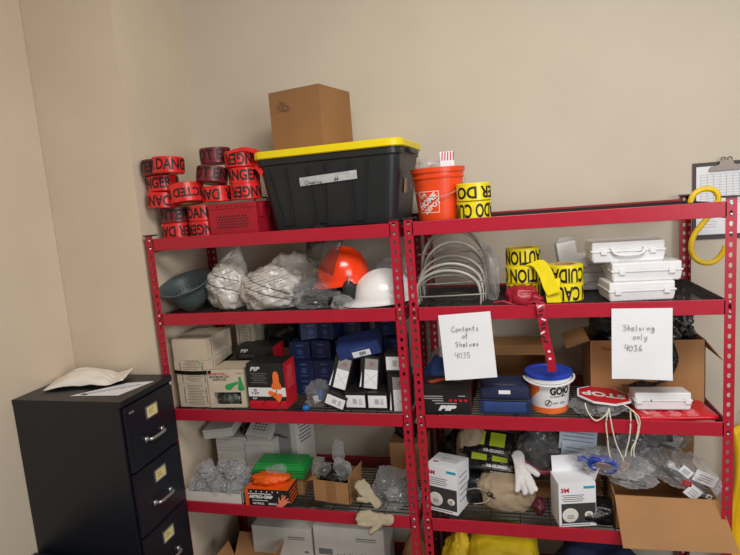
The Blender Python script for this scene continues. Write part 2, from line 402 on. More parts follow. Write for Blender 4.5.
rack(-1.227, -0.012, 'left of the two red boltless steel racks, beside the black filing cabinet')
rack(0.012, 1.232, 'right of the two red boltless steel racks, with two paper notices on its front')

# ================================================================ FILING CABINET
CX0, CX1, CY0, CY1, CH = -1.752, -1.18, -0.368, -0.008, 1.27
def cabinet():
    t = thing('filing_cabinet', 'tall black steel filing cabinet beside the left rack, plastic sheet on top', 'filing cabinet', ((CX0 + CX1) / 2, (CY0 + CY1) / 2, 0))
    L = CX1 - CX0; Wd = CY1 - CY0
    bm = nb(); box(bm, (-0.006, 0, 0.03 + (CH - 0.03) / 2), (L - 0.012, Wd, CH - 0.03), bev=0.003); box(bm, (0, 0, 0.015), (L - 0.05, Wd - 0.03, 0.03)); obj('body', bm, CAB, t)
    bm = nb(); box(bm, (0.001, 0, CH - 0.012), (L + 0.002, Wd + 0.004, 0.026), bev=0.003); obj('top_panel', bm, CAB, t)
    for i in range(4):
        zc = CH - 0.03 - 0.151 - i * 0.3045
        bm = nb(); box(bm, (L / 2 - 0.002, 0, zc), (0.012, Wd - 0.022, 0.296), bev=0.003); d = obj('drawer', bm, CAB, t)
        X = L / 2 + 0.004
        hb = nb(); z = zc - 0.040
        tube(hb, smoothpts([(X, -0.055, z), (X + 0.018, -0.053, z), (X + 0.026, -0.04, z), (X + 0.027, 0.0, z), (X + 0.026, 0.04, z), (X + 0.018, 0.053, z), (X, 0.055, z)], 5), 0.0055, 8, flat=1.4)
        box(hb, (X + 0.002, -0.058, z), (0.005, 0.02, 0.022)); box(hb, (X + 0.002, 0.058, z), (0.005, 0.02, 0.022))
        obj('handle', hb, STEEL, d, 'chrome pull handle', True)
        cb = nb(); z = zc + 0.075
        for a, b, c, e in ((0, .026, .078, .005), (0, -.026, .078, .005), (-.038, 0, .005, .055), (.038, 0, .005, .055)): box(cb, (X + 0.003, a, z + b), (0.005, c, e))
        h = obj('label_holder', cb, STEEL, d)
        cb = nb(); box(cb, (X + 0.001, 0, z), (0.002, 0.07, 0.048)); obj('card', cb, CREMEL, h, 'yellow index card')
        cb = nb(); rw = random.Random(i)
        for q in range(2): tube(cb, smoothpts([(X + .0026, -.022 + .0035 * k, z + .006 - q * .014 + rw.uniform(-.004, .004)) for k in range(9 + rw.randint(0, 4))], 2), .0008, 4)
        obj('handwriting', cb, INK, h)
    X = L / 2 + 0.004
    bm = nb(); lathe(bm, [(0.010, 0), (0.010, 0.007), (0.006, 0.008)], 16, Matrix.Translation((X, Wd / 2 - 0.020, CH - 0.035)) @ Matrix.Rotation(PI / 2, 4, 'Y')); obj('lock', bm, STEEL, t, 'round chrome lock', True)
    bm = nb(); box(bm, (X + 0.001, -Wd / 2 + 0.05, CH - 0.064), (0.003, 0.03, 0.008)); obj('badge', bm, STEEL, t)
cabinet()
def cab2():
    t = thing('low_cabinet', 'low black steel cabinet at the lower left, in front of the tall filing cabinet', 'cabinet', (-1.49, -0.62, 0))
    bm = nb(); box(bm, (0, 0, 0.272), (0.50, 0.46, 0.544), bev=0.004); obj('body', bm, CAB, t)
    for i in range(2):
        bm = nb(); box(bm, (0.254, 0, 0.15 + i * 0.25), (0.01, 0.42, 0.235), bev=0.003); d = obj('drawer', bm, CAB, t)
        hb = nb(); tube(hb, [(0.26, -0.05, 0.16 + i * .25), (0.28, -0.045, 0.16 + i * .25), (0.28, 0.045, 0.16 + i * .25), (0.26, 0.05, 0.16 + i * .25)], 0.005); obj('handle', hb, STEEL, d)
cab2()
def curl_sheet(w, h, mat_, parent=None, amp=0.006, seed=0, n=14, th=0.0006):
    """sheet in XZ plane facing -Y, top centre at origin"""
    bm = nb(); g = []
    for s in (0, 1):
        rows = []
        for j in range(n + 1):
            r = []
            for i in range(n + 1):
                x = (i / n - .5) * w; z = -j / n * h
                y = -amp * (j / n) ** 2 * (1 + .5 * math.sin(i / n * 3 + seed)) + amp * .4 * noise.noise(Vector((x * 9, z * 9, seed)))* (j / n)
                r.append(bm.verts.new((x, y - s * th, z)))
            rows.append(r)
        g.append(rows)
    for s in (0, 1):
        for j in range(n):
            for i in range(n): bm.faces.new((g[s][j][i], g[s][j][i + 1], g[s][j + 1][i + 1], g[s][j + 1][i]))
    for j in range(n):
        for i in (0, n): bm.faces.new((g[0][j][i], g[0][j + 1][i], g[1][j + 1][i], g[1][j][i]))
    for i in range(n):
        for j in (0, n): bm.faces.new((g[0][j][i], g[0][j][i + 1], g[1][j][i + 1], g[1][j][i]))
    return bm
def top_cabinet():
    bm = nb(); N = 26; G = []
    for s in (0, 1):
        rows = []
        for j in range(N + 1):
            r = []
            for i in range(N + 1):
                u, v = i / N, j / N
                x = -0.19 + 0.38 * u - 0.03 * v; y = -0.09 + 0.20 * v + 0.02 * math.sin(u * 5)
                z = 0.014 + 0.048 * math.sin(min(1, u * 1.25) * PI) ** .6 * math.sin(v * PI) ** .5 + 0.008 * noise.noise(Vector((u * 6, v * 6, 2)))
                if u > .8: z += (u - .8) * .10
                if u < .25: z = 0.004 + z * (.3 + u * 2.4)
                r.append(bm.verts.new((x, y, z - s * 0.004)))
            rows.append(r)
        G.append(rows)
    for s in (0, 1):
        for j in range(N):
            for i in range(N): bm.faces.new((G[s][j][i], G[s][j][i + 1], G[s][j + 1][i + 1], G[s][j + 1][i]))
    for j in range(N):
        for i in (0, N): bm.faces.new((G[0][j][i], G[0][j + 1][i], G[1][j + 1][i], G[1][j][i]))
    for i in range(N):
        for j in (0, N): bm.faces.new((G[0][j][i], G[0][j][i + 1], G[1][j][i + 1], G[1][j][i]))
    o = obj('foam_wrap', bm, FOAM, smooth=True); tag(o, 'crumpled off-white foam wrap lying on top of the tall filing cabinet', 'packaging')
    o.location = (-1.515, -0.135, CH + 0.004); o.rotation_euler = (0, 0, 0.28)
    t = thing('paper_form', 'printed white form lying flat on top of the filing cabinet', 'paper', (-1.335, -0.235, CH + 0.0022), 0.02)
    bm = nb(); vs = [(-.155, -.075), (.085, -.062), (.135, .125), (.01, .10)]; prism(bm, vs, 0, 0.0006); obj('sheet', bm, PAPER, t)
    bm = nb(); rnd = random.Random(5)
    for k in range(7):
        u = -0.10 + k * 0.03
        for q in range(2): box(bm, (u + 0.012 * q, -0.055 + 0.02 * k + q * .01, 0.0009), (0.03 + .02 * rnd.random(), 0.003, 0.0004))
    box(bm, (-0.095, -0.055, 0.0009), (0.03, 0.02, 0.0004)); obj('print', bm, INKG, t)
top_cabinet()

# ================================================================ TOP SHELF: RED TAPE
def roll_proto(name, label, cat, tape, msg, R=0.072, h=0.074, inkm=INK, size=0.068, cat_g=None):
    t = thing(name, label, cat, (0, 0, -5), 0, cat_g)
    bm = nb(); rnd = random.Random(len(msg) + int(R * 1000))
    prof = [(0.042, 0.0), (R - 0.003, 0.0), (R, 0.003), (R + .0004, h * .33), (R - .0004, h * .66), (R, h - 0.003), (R - 0.003, h), (0.042, h)]
    lathe(bm, prof, 48, closed=True)
    obj('tape_winding', bm, tape, t, smooth=False)
    bm = nb(); lathe(bm, [(0.038, 0), (0.042, 0), (0.042, h), (0.038, h)], 32, closed=True); obj('core', bm, CORE, t, 'brown cardboard core')
    text_wrap(t, msg, size, inkm, R, h / 2, 0, total=2 * PI * .97, bold=0.03)
    return t
GR = 'rolls of red danger tape stacked on the left rack'
rp = roll_proto('barrier_tape_roll', 'x', 'tape roll', TRED, 'DANGER  DANGER ', cat_g=GR)
rm = roll_proto('barrier_tape_roll', 'x', 'tape roll', TMAR, 'ENTER DO NOT', cat_g=GR)
rl = roll_proto('barrier_tape_roll', 'x', 'tape roll', TRED, 'RESTRICTED DANGER', R=0.084, h=0.09, size=0.056, cat_g=GR)
T = 0.0745
def place(p, x, y, z, rz, label, flip=False, tilt=(0, 0), grp=GR, used={}):
    h = 0.09 if p is rl else 0.074
    rot = (PI + tilt[0] if flip else tilt[0], tilt[1], rz)
    loc = (x, y, z + (h if flip else 0))
    if p.name not in used:
        used[p.name] = 1; p.location = loc; p.rotation_euler = rot; p['label'] = label; return p
    return dup(p, loc, rot, label, grp)
place(rp, -1.150, 0.150, s0, 0.5, 'red danger tape roll at the left end of the top shelf, bottom of its stack', True)
place(rp, -0.997, 0.150, s0, 2.05, 'red danger tape roll on the shelf right beside the red lock box', True)
place(rm, -1.150, 0.155, s0 + T, 2.0, 'dark maroon tape roll second from the bottom at the far left')
place(rp, -1.000, 0.155, s0 + T, 2.45, 'red danger tape roll second from the bottom, left of the red lock box')
place(rp, -1.172, 0.100, s0 + 2 * T, 1.1, 'plain red side of a tape roll, middle of the far left stack', True, (0.03, 0.05))
place(rp, -1.168, 0.110, s0 + 3 * T + .002, 1.4, 'red tape roll just under the dark maroon roll at far left', False, (-.04, .03))
place(rm, -1.180, 0.098, s0 + 4 * T + .006, 1.1, 'dark maroon tape roll on top of the far left stack')
place(rl, -1.058, 0.120, s0 + 2 * T + 0.012, 3.3, 'wide loosely wound red tape roll in the middle of the left pile', True, (0.10, 0.08))
place(rp, -1.092, 0.050, s0 + 4 * T + 0.006, 2.9, 'bright red tape roll on top of the left pile, showing a black letter R', False, (0.05, -0.03))
ZL = 2.081
place(rp, -0.912, 0.155, ZL, 3.9, 'red danger tape roll on the left end of the lock box lid', True)
place(rm, -0.922, 0.130, ZL + T + 0.013, 3.6, 'faded tape roll tilted to the right above the left end of the lock box', False, (0.1, -0.16))
place(rm, -0.915, 0.180, ZL + 2 * T + 0.030, 3.6, 'faded tape roll topmost above the left end of the lock box', False)
place(rp, -0.762, 0.155, ZL, 2.3, 'red danger tape roll lying directly on the right end of the lock box lid', True)
place(rp, -0.765, 0.158, ZL + T, 1.75, 'red tape roll reading DANGER upright, middle of the stack on the lock box', False, (0.02, -0.03))
r4 = place(rp, -0.772, 0.150, ZL + 2 * T, 2.3, 'red tape roll with a loose tail, topmost on the lock box right end', True)
# loose tails belong to the topmost roll
bm = nb()
def ribbon(bm, pts, wvec, th=0.0006):
    P = smoothpts(pts, 6); w = Vector(wvec); A = []
    for p in P: A.append([bm.verts.new(p - w / 2), bm.verts.new(p + w / 2), bm.verts.new(p + w / 2 + Vector((0, th, th))), bm.verts.new(p - w / 2 + Vector((0, th, th)))])
    for a, b in zip(A, A[1:]):
        for k in range(4): bm.faces.new((a[k], a[(k + 1) % 4], b[(k + 1) % 4], b[k]))
    bm.faces.new(A[0]); bm.faces.new(A[-1][::-1])
ribbon(bm, [(-0.775, 0.075, ZL + 3 * T - .005), (-0.72, 0.085, ZL + 3 * T + .001), (-0.68, 0.10, ZL + 3 * T - .008), (-0.655, 0.11, ZL + 3 * T - .02)], (0, 0.02, 0.018))
ribbon(bm, [(-0.700, 0.13, ZL + 2 * T + 0.00), (-0.680, 0.12, ZL + 2 * T + 0.005), (-0.660, 0.11, ZL + 2 * T - 0.01), (-0.640, 0.10, ZL + 2 * T - 0.035)], (0.01, 0.02, 0.042))
tl = obj('tape_tail', bm, TRED); bpy.context.view_layer.update(); tl.parent = r4; tl.matrix_parent_inverse = (Matrix.Translation(r4.location) @ r4.rotation_euler.to_matrix().to_4x4()).inverted()
tl['label'] = 'loose twisted tape end'

# lock box
def lockbox():
    w, d, h = 0.245, 0.20, 0.148; t = thing('lock_box', 'red perforated steel lock box under stacked tape rolls', 'lock box', (-0.806, 0.18, s0), 0.0)
    MR = mat('lockbox_red', (172, 24, 44), 0.45)
    bm = nb(); box(bm, (0, 0, h * .41), (w, d, h * .82), bev=0.003); obj('body', bm, MR, t)
    bm = nb(); box(bm, (0, 0, h * .905), (w + 0.004, d + 0.004, h * .17), bev=0.003); obj('lid', bm, MR, t)
    bm = nb()
    for r in range(5):
        for c in range(10):
            lathe(bm, [(0.0046, 0), (0.0046, 0.0008)], 8, Matrix.Translation((-0.078 + c * .0160 + (r % 2) * .0080, -d / 2 - 0.0002, h * .24 + r * .0125)) @ FRONT)
    obj('perforation', bm, BLK, t, 'grid of round vent holes')
    for c in range(7):
        bm = nb(); lathe(bm, [(0.0035, 0), (0.0035, 0.001)], 8, Matrix.Translation((-0.075 + c * .025, -d / 2 - 0.0021, h * .90)) @ FRONT); obj('padlock_hole', bm, BLK, t)
    for y in (-0.05, 0.04):
        bm = nb(); box(bm, (w / 2 + 0.005, y, h * .72), (0.007, 0.024, 0.06), bev=0.002); box(bm, (w / 2 + 0.009, y, h * .85), (0.006, 0.014, 0.018)); obj('latch', bm, MR, t)
    bm = nb(); tube(bm, smoothpts([(0.05, 0.05, h), (0.055, 0.05, h + 0.014), (0.11, 0.05, h + 0.014), (0.115, 0.05, h)], 4), 0.004); obj('handle', bm, BLK, t)
lockbox()

# tote
def tote():
    t = thing('storage_tote', 'large black plastic tote with yellow lid on the top shelf', 'storage tote', (-0.325, 0.285, s0), -0.05)
    w0, d0, w1, d1, h = 0.590, 0.36, 0.680, 0.43, 0.336
    def ring(w, d, z, r, n=6):
        pts = []
        for cx, cy, a0 in ((w / 2 - r, d / 2 - r, 0), (-w / 2 + r, d / 2 - r, PI / 2), (-w / 2 + r, -d / 2 + r, PI), (w / 2 - r, -d / 2 + r, 1.5 * PI)):
            for k in range(n): a = a0 + PI / 2 * k / (n - 1); pts.append((cx + r * math.cos(a), cy + r * math.sin(a), z))
        return pts
    def loft(bm, rings, cap0=True, cap1=True):
        R = [[bm.verts.new(p) for p in r] for r in rings]
        for a, b in zip(R, R[1:]):
            for i in range(len(a)): bm.faces.new((a[i], a[(i + 1) % len(a)], b[(i + 1) % len(a)], b[i]))
        if cap0: bm.faces.new(R[0][::-1])
        if cap1: bm.faces.new(R[-1])
    bm = nb(); loft(bm, [ring(w0 - .02, d0 - .02, 0, .04), ring(w0, d0, .012, .045), ring(w1 - .015, d1 - .015, h - 0.04, .05), ring(w1 - .012, d1 - .012, h - .04, .05), ring(w1, d1, h - .035, .05), ring(w1, d1, h, .05)])
    obj('body', bm, TOTE, t)
    # ribs on the front: pairs of tapering raised ridges
    for x0, x1, wt, wb in ((-0.235, -0.205, .085, .05), (-0.045, -0.045, .085, .045), (0.155, 0.135, .085, .045), ):
        bm = nb()
        def fy(z): return -(d0 + (d1 - d0 - .015) * z / (h - .04)) / 2
        za, zb = 0.025, h - 0.055
        for xa, xb in ((x0 - wt / 2, x1 - wb / 2), (x0 + wt / 2, x1 + wb / 2)):
            q = [(xa - .0035, zb), (xa + .0035, zb), (xb + .0035, za), (xb - .0035, za)]
            a = [bm.verts.new((x, fy(z) - .008, z)) for x, z in q]; b = [bm.verts.new((x, fy(z) + .004, z)) for x, z in q]
            bm.faces.new(a); bm.faces.new(b[::-1])
            for k in range(4): bm.faces.new((a[k], a[(k + 1) % 4], b[(k + 1) % 4], b[k]))
        q = [(x1 - wb / 2, za), (x1 + wb / 2, za), (x1 + wb / 2, za + .007), (x1 - wb / 2, za + .007)]
        a = [bm.verts.new((x, fy(z) - .008, z)) for x, z in q]; b = [bm.verts.new((x, fy(z) + .004, z)) for x, z in q]
        bm.faces.new(a); bm.faces.new(b[::-1])
        for k in range(4): bm.faces.new((a[k], a[(k + 1) % 4], b[(k + 1) % 4], b[k]))
        obj('rib', bm, TOTE, t)
    bm = nb(); box(bm, (w1 / 2 + .008, -0.0, h - .02), (.028, .16, .02), bev=.004); obj('handle', bm, TOTE, t)
    bm = nb(); loft(bm, [ring(w1 + .016, d1 + .016, h - .008, .055), ring(w1 + .026, d1 + .026, h - .004, .06), ring(w1 + .026, d1 + .026, h + .018, .06), ring(w1 + .01, d1 + .01, h + .026, .05), ring(w1 - .05, d1 - .05, h + .026, .04), ring(w1 - .06, d1 - .06, h + .018, .04)])
    obj('lid', bm, YEL, t, 'yellow lid')
    # tape label follows the sloping front
    bm = nb(); z0, z1 = .195, .232; y0, y1 = fy(z0) - .0095, fy(z1) - .0095
    q = [(-.125, y0, z0), (.145, y0, z0 + .012), (.145, y1, z1 + .012), (-.125, y1, z1)]
    a = [bm.verts.new(p) for p in q]; b = [bm.verts.new((p[0], p[1] + .0008, p[2])) for p in q]
    bm.faces.new(a); bm.faces.new(b[::-1])
    for k in range(4): bm.faces.new((a[k], a[(k + 1) % 4], b[(k + 1) % 4], b[k]))
    obj('tape_label', bm, mat('duct_tape', (186, 188, 190), 0.35, 0, .12, 40), t, 'strip of grey tape with handwriting')
    handwrite(t, [('Cleaning', -.10, .006, .016), ('dd', .04, .012, .016)], INK, (0, y0 - .0035, z0), .0008)
    bm = nb(); box(bm, (w1 / 2 - .019, -.05, .165), (.001, .055, .065)); st = obj('sticker', bm, mat('sticker_pink', (200, 160, 140), .6), t, 'faded orange and white sticker')
    for v in st.data.vertices: v.co.x += (v.co.z - .165) * .11 + .0
    return t
tote()
# carton on tote
def carton(name, label, cat, w, d, h, loc, rz=0, m=CARD, group=None, rot=None, bev=0.0015, seam=True, parent_cols=True):
    t = thing(name, label, cat, loc, rz, group, rot)
    bm = nb(); box(bm, (0, 0, h / 2), (w, d, h), bev=bev); obj('carton', bm, m, t)
    return t
t = carton('cardboard_box', 'plain brown cardboard box standing on the yellow tote lid', 'box', 0.280, 0.275, 0.276, (-0.460, 0.318, 2.2845), -0.24, m=CARDD)
bm = nb(); rnd = random.Random(9)
for k in range(9):
    a = rnd.uniform(0, 6); tube(bm, smoothpts([(-.07 + rnd.uniform(-.03, .05), -.1382, .20 + rnd.uniform(-.02, .03)) for q in range(4)], 4), .0007, 4)
obj('scribble', bm, mat('ink_faded', (110, 84, 66), .8), t, 'faded pen scribble')
bm = nb(); box(bm, (0, 0, .2762), (.05, .272, .0006)); obj('seam_tape', bm, CARDD, t)

# bucket
def bucket():
    t = thing('bucket', 'orange plastic bucket with a white square logo beside the yellow tape rolls', 'bucket', (0.140, 0.205, s0 + .0015), 0)
    H = 0.225; r0, r1 = 0.093, 0.112
    bm = nb(); lathe(bm, [(r0 - .004, 0), (r0, .003), (r1 - .003, H - .045), (r1 + .002, H - .045), (r1 + .003, H - .04), (r1 - .001, H - .036), (r1 + 0.0, H - .02), (r1 + .006, H - .02), (r1 + .007, H), (r1, H), (r0 - .003, .008)], 56, closed=False)
    obj('body', bm, ORNG, t, smooth=False)
    def rad(z): return r0 + (r1 - .003 - r0) * z / (H - .045)
    # printed square outline and lettering (diagonal)
    bm = nb()
    def patch(x0, x1, z0, z1, cut=None):
        n = 8
        A = [[bm.verts.new(((rad(z) + .0004) * math.sin(a), -(rad(z) + .0004) * math.cos(a), z)) for z in (z0, z1)] for a in [(x0 + (x1 - x0) * k / n) / .1 for k in range(n + 1)]]
        B = [[bm.verts.new(((rad(z) - .0015) * math.sin(a), -(rad(z) - .0015) * math.cos(a), z)) for z in (z0, z1)] for a in [(x0 + (x1 - x0) * k / n) / .1 for k in range(n + 1)]]
        for k in range(n):
            bm.faces.new((A[k][0], A[k + 1][0], A[k + 1][1], A[k][1])); bm.faces.new((B[k][0], B[k][1], B[k + 1][1], B[k + 1][0]))
            bm.faces.new((A[k][0], B[k][0], B[k + 1][0], A[k + 1][0])); bm.faces.new((A[k][1], A[k + 1][1], B[k + 1][1], B[k][1]))
    cx = -0.036; S = .048
    for a in ((cx - S, cx + S, .035, .0375), (cx - S, cx + S, .1245, .127), (cx - S, cx - S + .0025, .035, .127), (cx + S - .0025, cx + S, .035, .127)): patch(*a)
    obj('logo_frame', bm, INKW, t)
    def diag(s, size, dx, dz, bold):
        me = text_mesh(s, size, bold); me.transform(Matrix.Translation((dx, dz, 0)) @ Matrix.Rotation(.62, 4, 'Z'))
        b = nb(); b.from_mesh(me)
        for k in range(-12, 13): bmesh.ops.bisect_plane(b, geom=b.verts[:] + b.edges[:] + b.faces[:], plane_co=(k * .008, 0, 0), plane_no=(1, 0, 0))
        for v in b.verts:
            z = v.co.y; rr = rad(z) + .0008 + v.co.z; a = (v.co.x) / .1; v.co = Vector((rr * math.sin(a), -rr * math.cos(a), z))
        obj('lettering', b, INKW, t)
    diag('THE', .019, cx - .024, .106, .02); diag('HOME', .034, cx - .003, .083, .04); diag('DEPOT', .027, cx + .016, .060, .03)
    bm = nb(); P = [((r1 + .010) * math.sin(a), -(r1 + .010) * math.cos(a) , H - .04 - .085 * math.cos(a * .98) ) for a in [(-1.5 + 3.0 * k / 24) for k in range(25)]]
    tube(bm, P, .0018, 6); obj('wire_handle', bm, STEEL, t, 'thin wire handle')
    return t
bucket()
blob('plastic_bag', (.055, .055, .028), 3, CLEAR, 'clear plastic bag poking out of the orange bucket', 'bag', (0.105, 0.205, s0 + .222), 0, sub=3)
def stripe_packet():
    t = thing('striped_packet', 'red and white striped packet standing in the orange bucket', 'packet', (0.185, 0.185, s0 + .205), 0.2)
    bm = nb(); box(bm, (0, 0, .045), (.062, .018, .085), bev=.003); obj('packet', bm, WPLA, t)
    for k in range(5):
        bm = nb(); x = -.024 + k * .012; v = [bm.verts.new(p) for p in ((x, -.0096, .05), (x + .005, -.0096, .05), (x + .008, -.0096, .086), (x + .003, -.0096, .086))]
        w = [bm.verts.new((q.co.x, -.0090, q.co.z)) for q in v]; bm.faces.new(v); bm.faces.new(w[::-1])
        for i in range(4): bm.faces.new((v[i], v[(i + 1) % 4], w[(i + 1) % 4], w[i]))
        obj('stripe', bm, INKR, t)
stripe_packet()

# yellow tape
GY = 'rolls of yellow caution tape on the right rack'
ry = roll_proto('barrier_tape_roll', 'x', 'tape roll', TYEL, 'CUIDADO CUIDADO', cat_g=GY, size=.078)
re_ = roll_proto('barrier_tape_roll', 'x', 'tape roll', TYEL, 'ENTER DO NOT', cat_g=GY, size=.066)
rc = roll_proto('barrier_tape_roll', 'x', 'tape roll', TYEL, 'CAUTION CAUTION', cat_g=GY, size=.078)
place(ry, 0.292, 0.145, s0, 3.2, 'yellow tape roll printed CUIDADO upside down, beside the orange bucket', True, grp=GY)
place(re_, 0.294, 0.138, s0 + T, 3.1, 'yellow tape roll stacked on another, right of the orange bucket', True, grp=GY)

# ================================================================ CLIPBOARD AND HOOK
def clipboard():
    t = thing('clipboard', 'dark clipboard with a printed form hanging on the back wall at right', 'clipboard', (1.39, BW - .006, 1.745), 0)
    bm = nb(); box(bm, (0, 0, .165), (.265, .006, .35), bev=.002); obj('board', bm, mat('dark_board', (62, 52, 50), .5), t)
    bm = curl_sheet(.245, .31, PAPER, amp=.002); 
    for v in bm.verts: v.co += Vector((.004, -.0045, .322))
    obj('paper', bm, PAPER, t)
    bm = nb(); rnd = random.Random(2)
    for r in range(12): box(bm, (.004, -.0062, .285 - r * .012), (.21, .0008, .0008))
    for c in range(9): box(bm, (-.10 + c * .026, -.0062, .219), (.0008, .0008, .132))
    for r in range(5):
        for c in range(2): box(bm, (-.07 + c * .1, -.0066, .095 - r * .012), (.05 + .03 * rnd.random(), .0008, .002))
    obj('printed_form', bm, mat('ink_light', (150, 150, 158), .8), t)
    bm = nb(); prism(bm, [(-.07, 0), (.07, 0), (.06, .018), (.03, .026), (.024, .045), (-.024, .045), (-.03, .026), (-.06, .018)], 0, .010, Matrix.Translation((0, -.0065, .300)) @ FRONT)
    cl = obj('clip', bm, mat('clip_steel', (120, 108, 100), .4, .7), t, 'metal spring clip')
    for x in (-.013, .013):
        bm = nb(); tube(bm, [(x + .009 * math.cos(2 * PI * k / 14), -.014, .348 + .009 * math.sin(2 * PI * k / 14)) for k in range(14)], .0025, 6, True); obj('ring', bm, MATS['clip_steel'], cl)
clipboard()
def hook():
    y = 0.28; P = HOOKPTS
    bm = nb(); tube(bm, smoothpts([(x, y, z) for x, z in P], 8), .0115, 10)
    o = obj('s_hook', bm, HOOKY, smooth=True); tag(o, 'large yellow S-shaped hook hanging from the right end of the top shelf', 'hook')
HOOKPTS = [(1.162, 1.895), (1.160, 1.925), (1.175, 1.957), (1.208, 1.973), (1.245, 1.966), (1.262, 1.935), (1.250, 1.900), (1.215, 1.845), (1.178, 1.795), (1.163, 1.745), (1.172, 1.700), (1.205, 1.672), (1.245, 1.672), (1.275, 1.700), (1.290, 1.735)]
hook()

# ================================================================ SECOND SHELF, LEFT RACK
def bowl():
    t = thing('bowl', 'slate grey round plastic bowl tilted towards the front at the left end', 'bowl', (-1.108, 0.160, s1 + .014), 0, rot=(0.36, -0.10, 0)); t.scale = (1, 1, 1.22)
    bm = nb(); o_ = [(0.03, 0), (.05, .002), (.085, .035), (.104, .075), (.112, .100), (.138, .108), (.140, .112), (.134, .113), (.108, .105), (.099, .075), (.080, .038), (.048, .008), (.02, .006)]
    lathe(bm, o_, 48); obj('shell', bm, SLATE, t, smooth=True)
    bm = nb()
    for k in range(26):
        a = 2 * PI * k / 26
        lathe(bm, [(.004, 0), (.004, .0008)], 8, Matrix.Translation((.090 * math.cos(a), .090 * math.sin(a), .060)) @ Matrix.Rotation(a, 4, 'Z') @ Matrix.Rotation(-1.1, 4, 'Y'))
    obj('hole_ring', bm, BLK, t, 'ring of small dark holes')
bowl()
BL = mat('bag_stripe', (40, 38, 38), .5)
def tied_bag(label, size, seed, loc, rz=0, neck=None, stripes=2, m=WHBAG, contents=None, print_=True):
    t = thing('plastic_bag', label, 'bag', loc, rz)
    me = crumple_me(size, seed, amp=.20, fine=.11, sub=5, neck=neck)
    b = obj('film', me, m, t, smooth=True)
    # printed lines follow the film surface
    from mathutils.bvhtree import BVHTree
    bv = BVHTree.FromPolygons([v.co for v in me.vertices], [p.vertices for p in me.polygons])
    H = max(v.co.z for v in me.vertices)
    def onfront(x, z):
        h = bv.ray_cast(Vector((x, -1, z)), Vector((0, 1, 0)))[0]; return h
    if print_:
        bm = nb(); rnd = random.Random(seed)
        for r in range(9):
            zz = H * (.30 + .07 * r) * .95; run = []
            for k in range(30):
                x = -size[0] * .7 + size[0] * 1.4 * k / 29; h = onfront(x, zz + x * .25 + .0)
                if h and rnd.random() > .12: run.append(h + Vector((0, -.0012, 0)))
                else:
                    if len(run) > 2: tube(bm, run, .0009, 4)
                    run = []
            if len(run) > 2: tube(bm, run, .0009, 4)
        if len(bm.verts): obj('small_print', bm, INKG, t)
    for q in range(stripes):
        bm = nb(); run = []
        for k in range(34):
            x = -size[0] * .85 + size[0] * 1.7 * k / 33; h = onfront(x, H * (.38 + .16 * q) - x * .35)
            if h: run.append(h + Vector((0, -.0018, 0)))
        if len(run) > 3: tube(bm, run, .0016, 5); obj('stripe', bm, BL, t)
    return t
tied_bag('tall white printed plastic bag next to the grey bowl, neck pointing up', (.105, .10, .125), 2, (-.915, .17, s1 + .001), 0, neck=(.15, .3, .75))
tied_bag('wide white printed plastic bag lying in the middle of the second shelf, left rack', (.15, .11, .105), 5, (-.675, .145, s1 + .001), .1)
tied_bag('grey white bag lying behind the other white bags on the second shelf', (.17, .10, .13), 8, (-.62, .33, s1 + .001), 0, print_=False, stripes=0)
blob('plastic_bag', (.12, .10, .075), 12, CLEARG, 'crumpled clear plastic bag under the orange helmet', 'bag', (-.435, .15, s1 + .001), .1, fine=.14, sub=5, inner=[BLKF])
blob('plastic_bag', (.05, .06, .035), 13, CLEAR, 'small clear bag lying between the two hard hats', 'bag', (-.30, .07, s1 + .001), .1, fine=.14, sub=4)
def helmet(name, label, mt, loc, rot, peak=.045):
    t = thing(name, label, 'hard hat', loc, 0, rot=rot)
    bm = nb(); seg = 48; prof = []
    for k in range(13): a = PI / 2 * k / 12; prof.append((.115 * math.cos(a) + .0, .02 + .125 * math.sin(a)))
    R = []
    for r, z in prof[:-1]:
        ring = []
        for i in range(seg):
            a = 2 * PI * i / seg; c, s_ = math.cos(a), math.sin(a)
            k = 1.0; x = r * c; y = r * 1.18 * s_
            zz = z
            rid = math.exp(-((x / .018) ** 2)) * .006 if z > .05 else 0
            ring.append(bm.verts.new((x, y, zz + rid)))
        R.append(ring)
    top = bm.verts.new((0, 0, .151))
    # brim: longer at the front (-y)
    for dr, dz in ((.006, -.004), (.014, -.006)):
        pass
    br = []
    for i in range(seg):
        a = 2 * PI * i / seg; c, s_ = math.cos(a), math.sin(a); f = max(0, -s_) ** 1.5
        br.append(bm.verts.new(((.120 + .004) * c, (.1416 + .006 + peak * f) * s_, .012 - .008 * f)))
    for i in range(seg):
        j = (i + 1) % seg; bm.faces.new((br[i], br[j], R[0][j], R[0][i]))
        for a, b in zip(R, R[1:]): bm.faces.new((a[i], a[j], b[j], b[i]))
        bm.faces.new((R[-1][i], R[-1][j], top))
    o = obj('shell', bm, mt, t, smooth=True); sm = o.modifiers.new('s', 'SOLIDIFY'); sm.thickness = .0035
    bm = nb(); tube(bm, [(.10 * math.cos(2 * PI * k / 30), .118 * math.sin(2 * PI * k / 30), .022) for k in range(30)], .009, 6, True, flat=1.6); obj('headband', bm, BLK, t, 'black inner headband')
    return t
h1 = helmet('hard_hat', 'orange hard hat with clear smoky face shield and ear muffs', HELO, (-.322, .185, s1 + .106), (0.10, 0.14, -1.05), peak=.018); h1.scale = (.95, .90, 1.12)
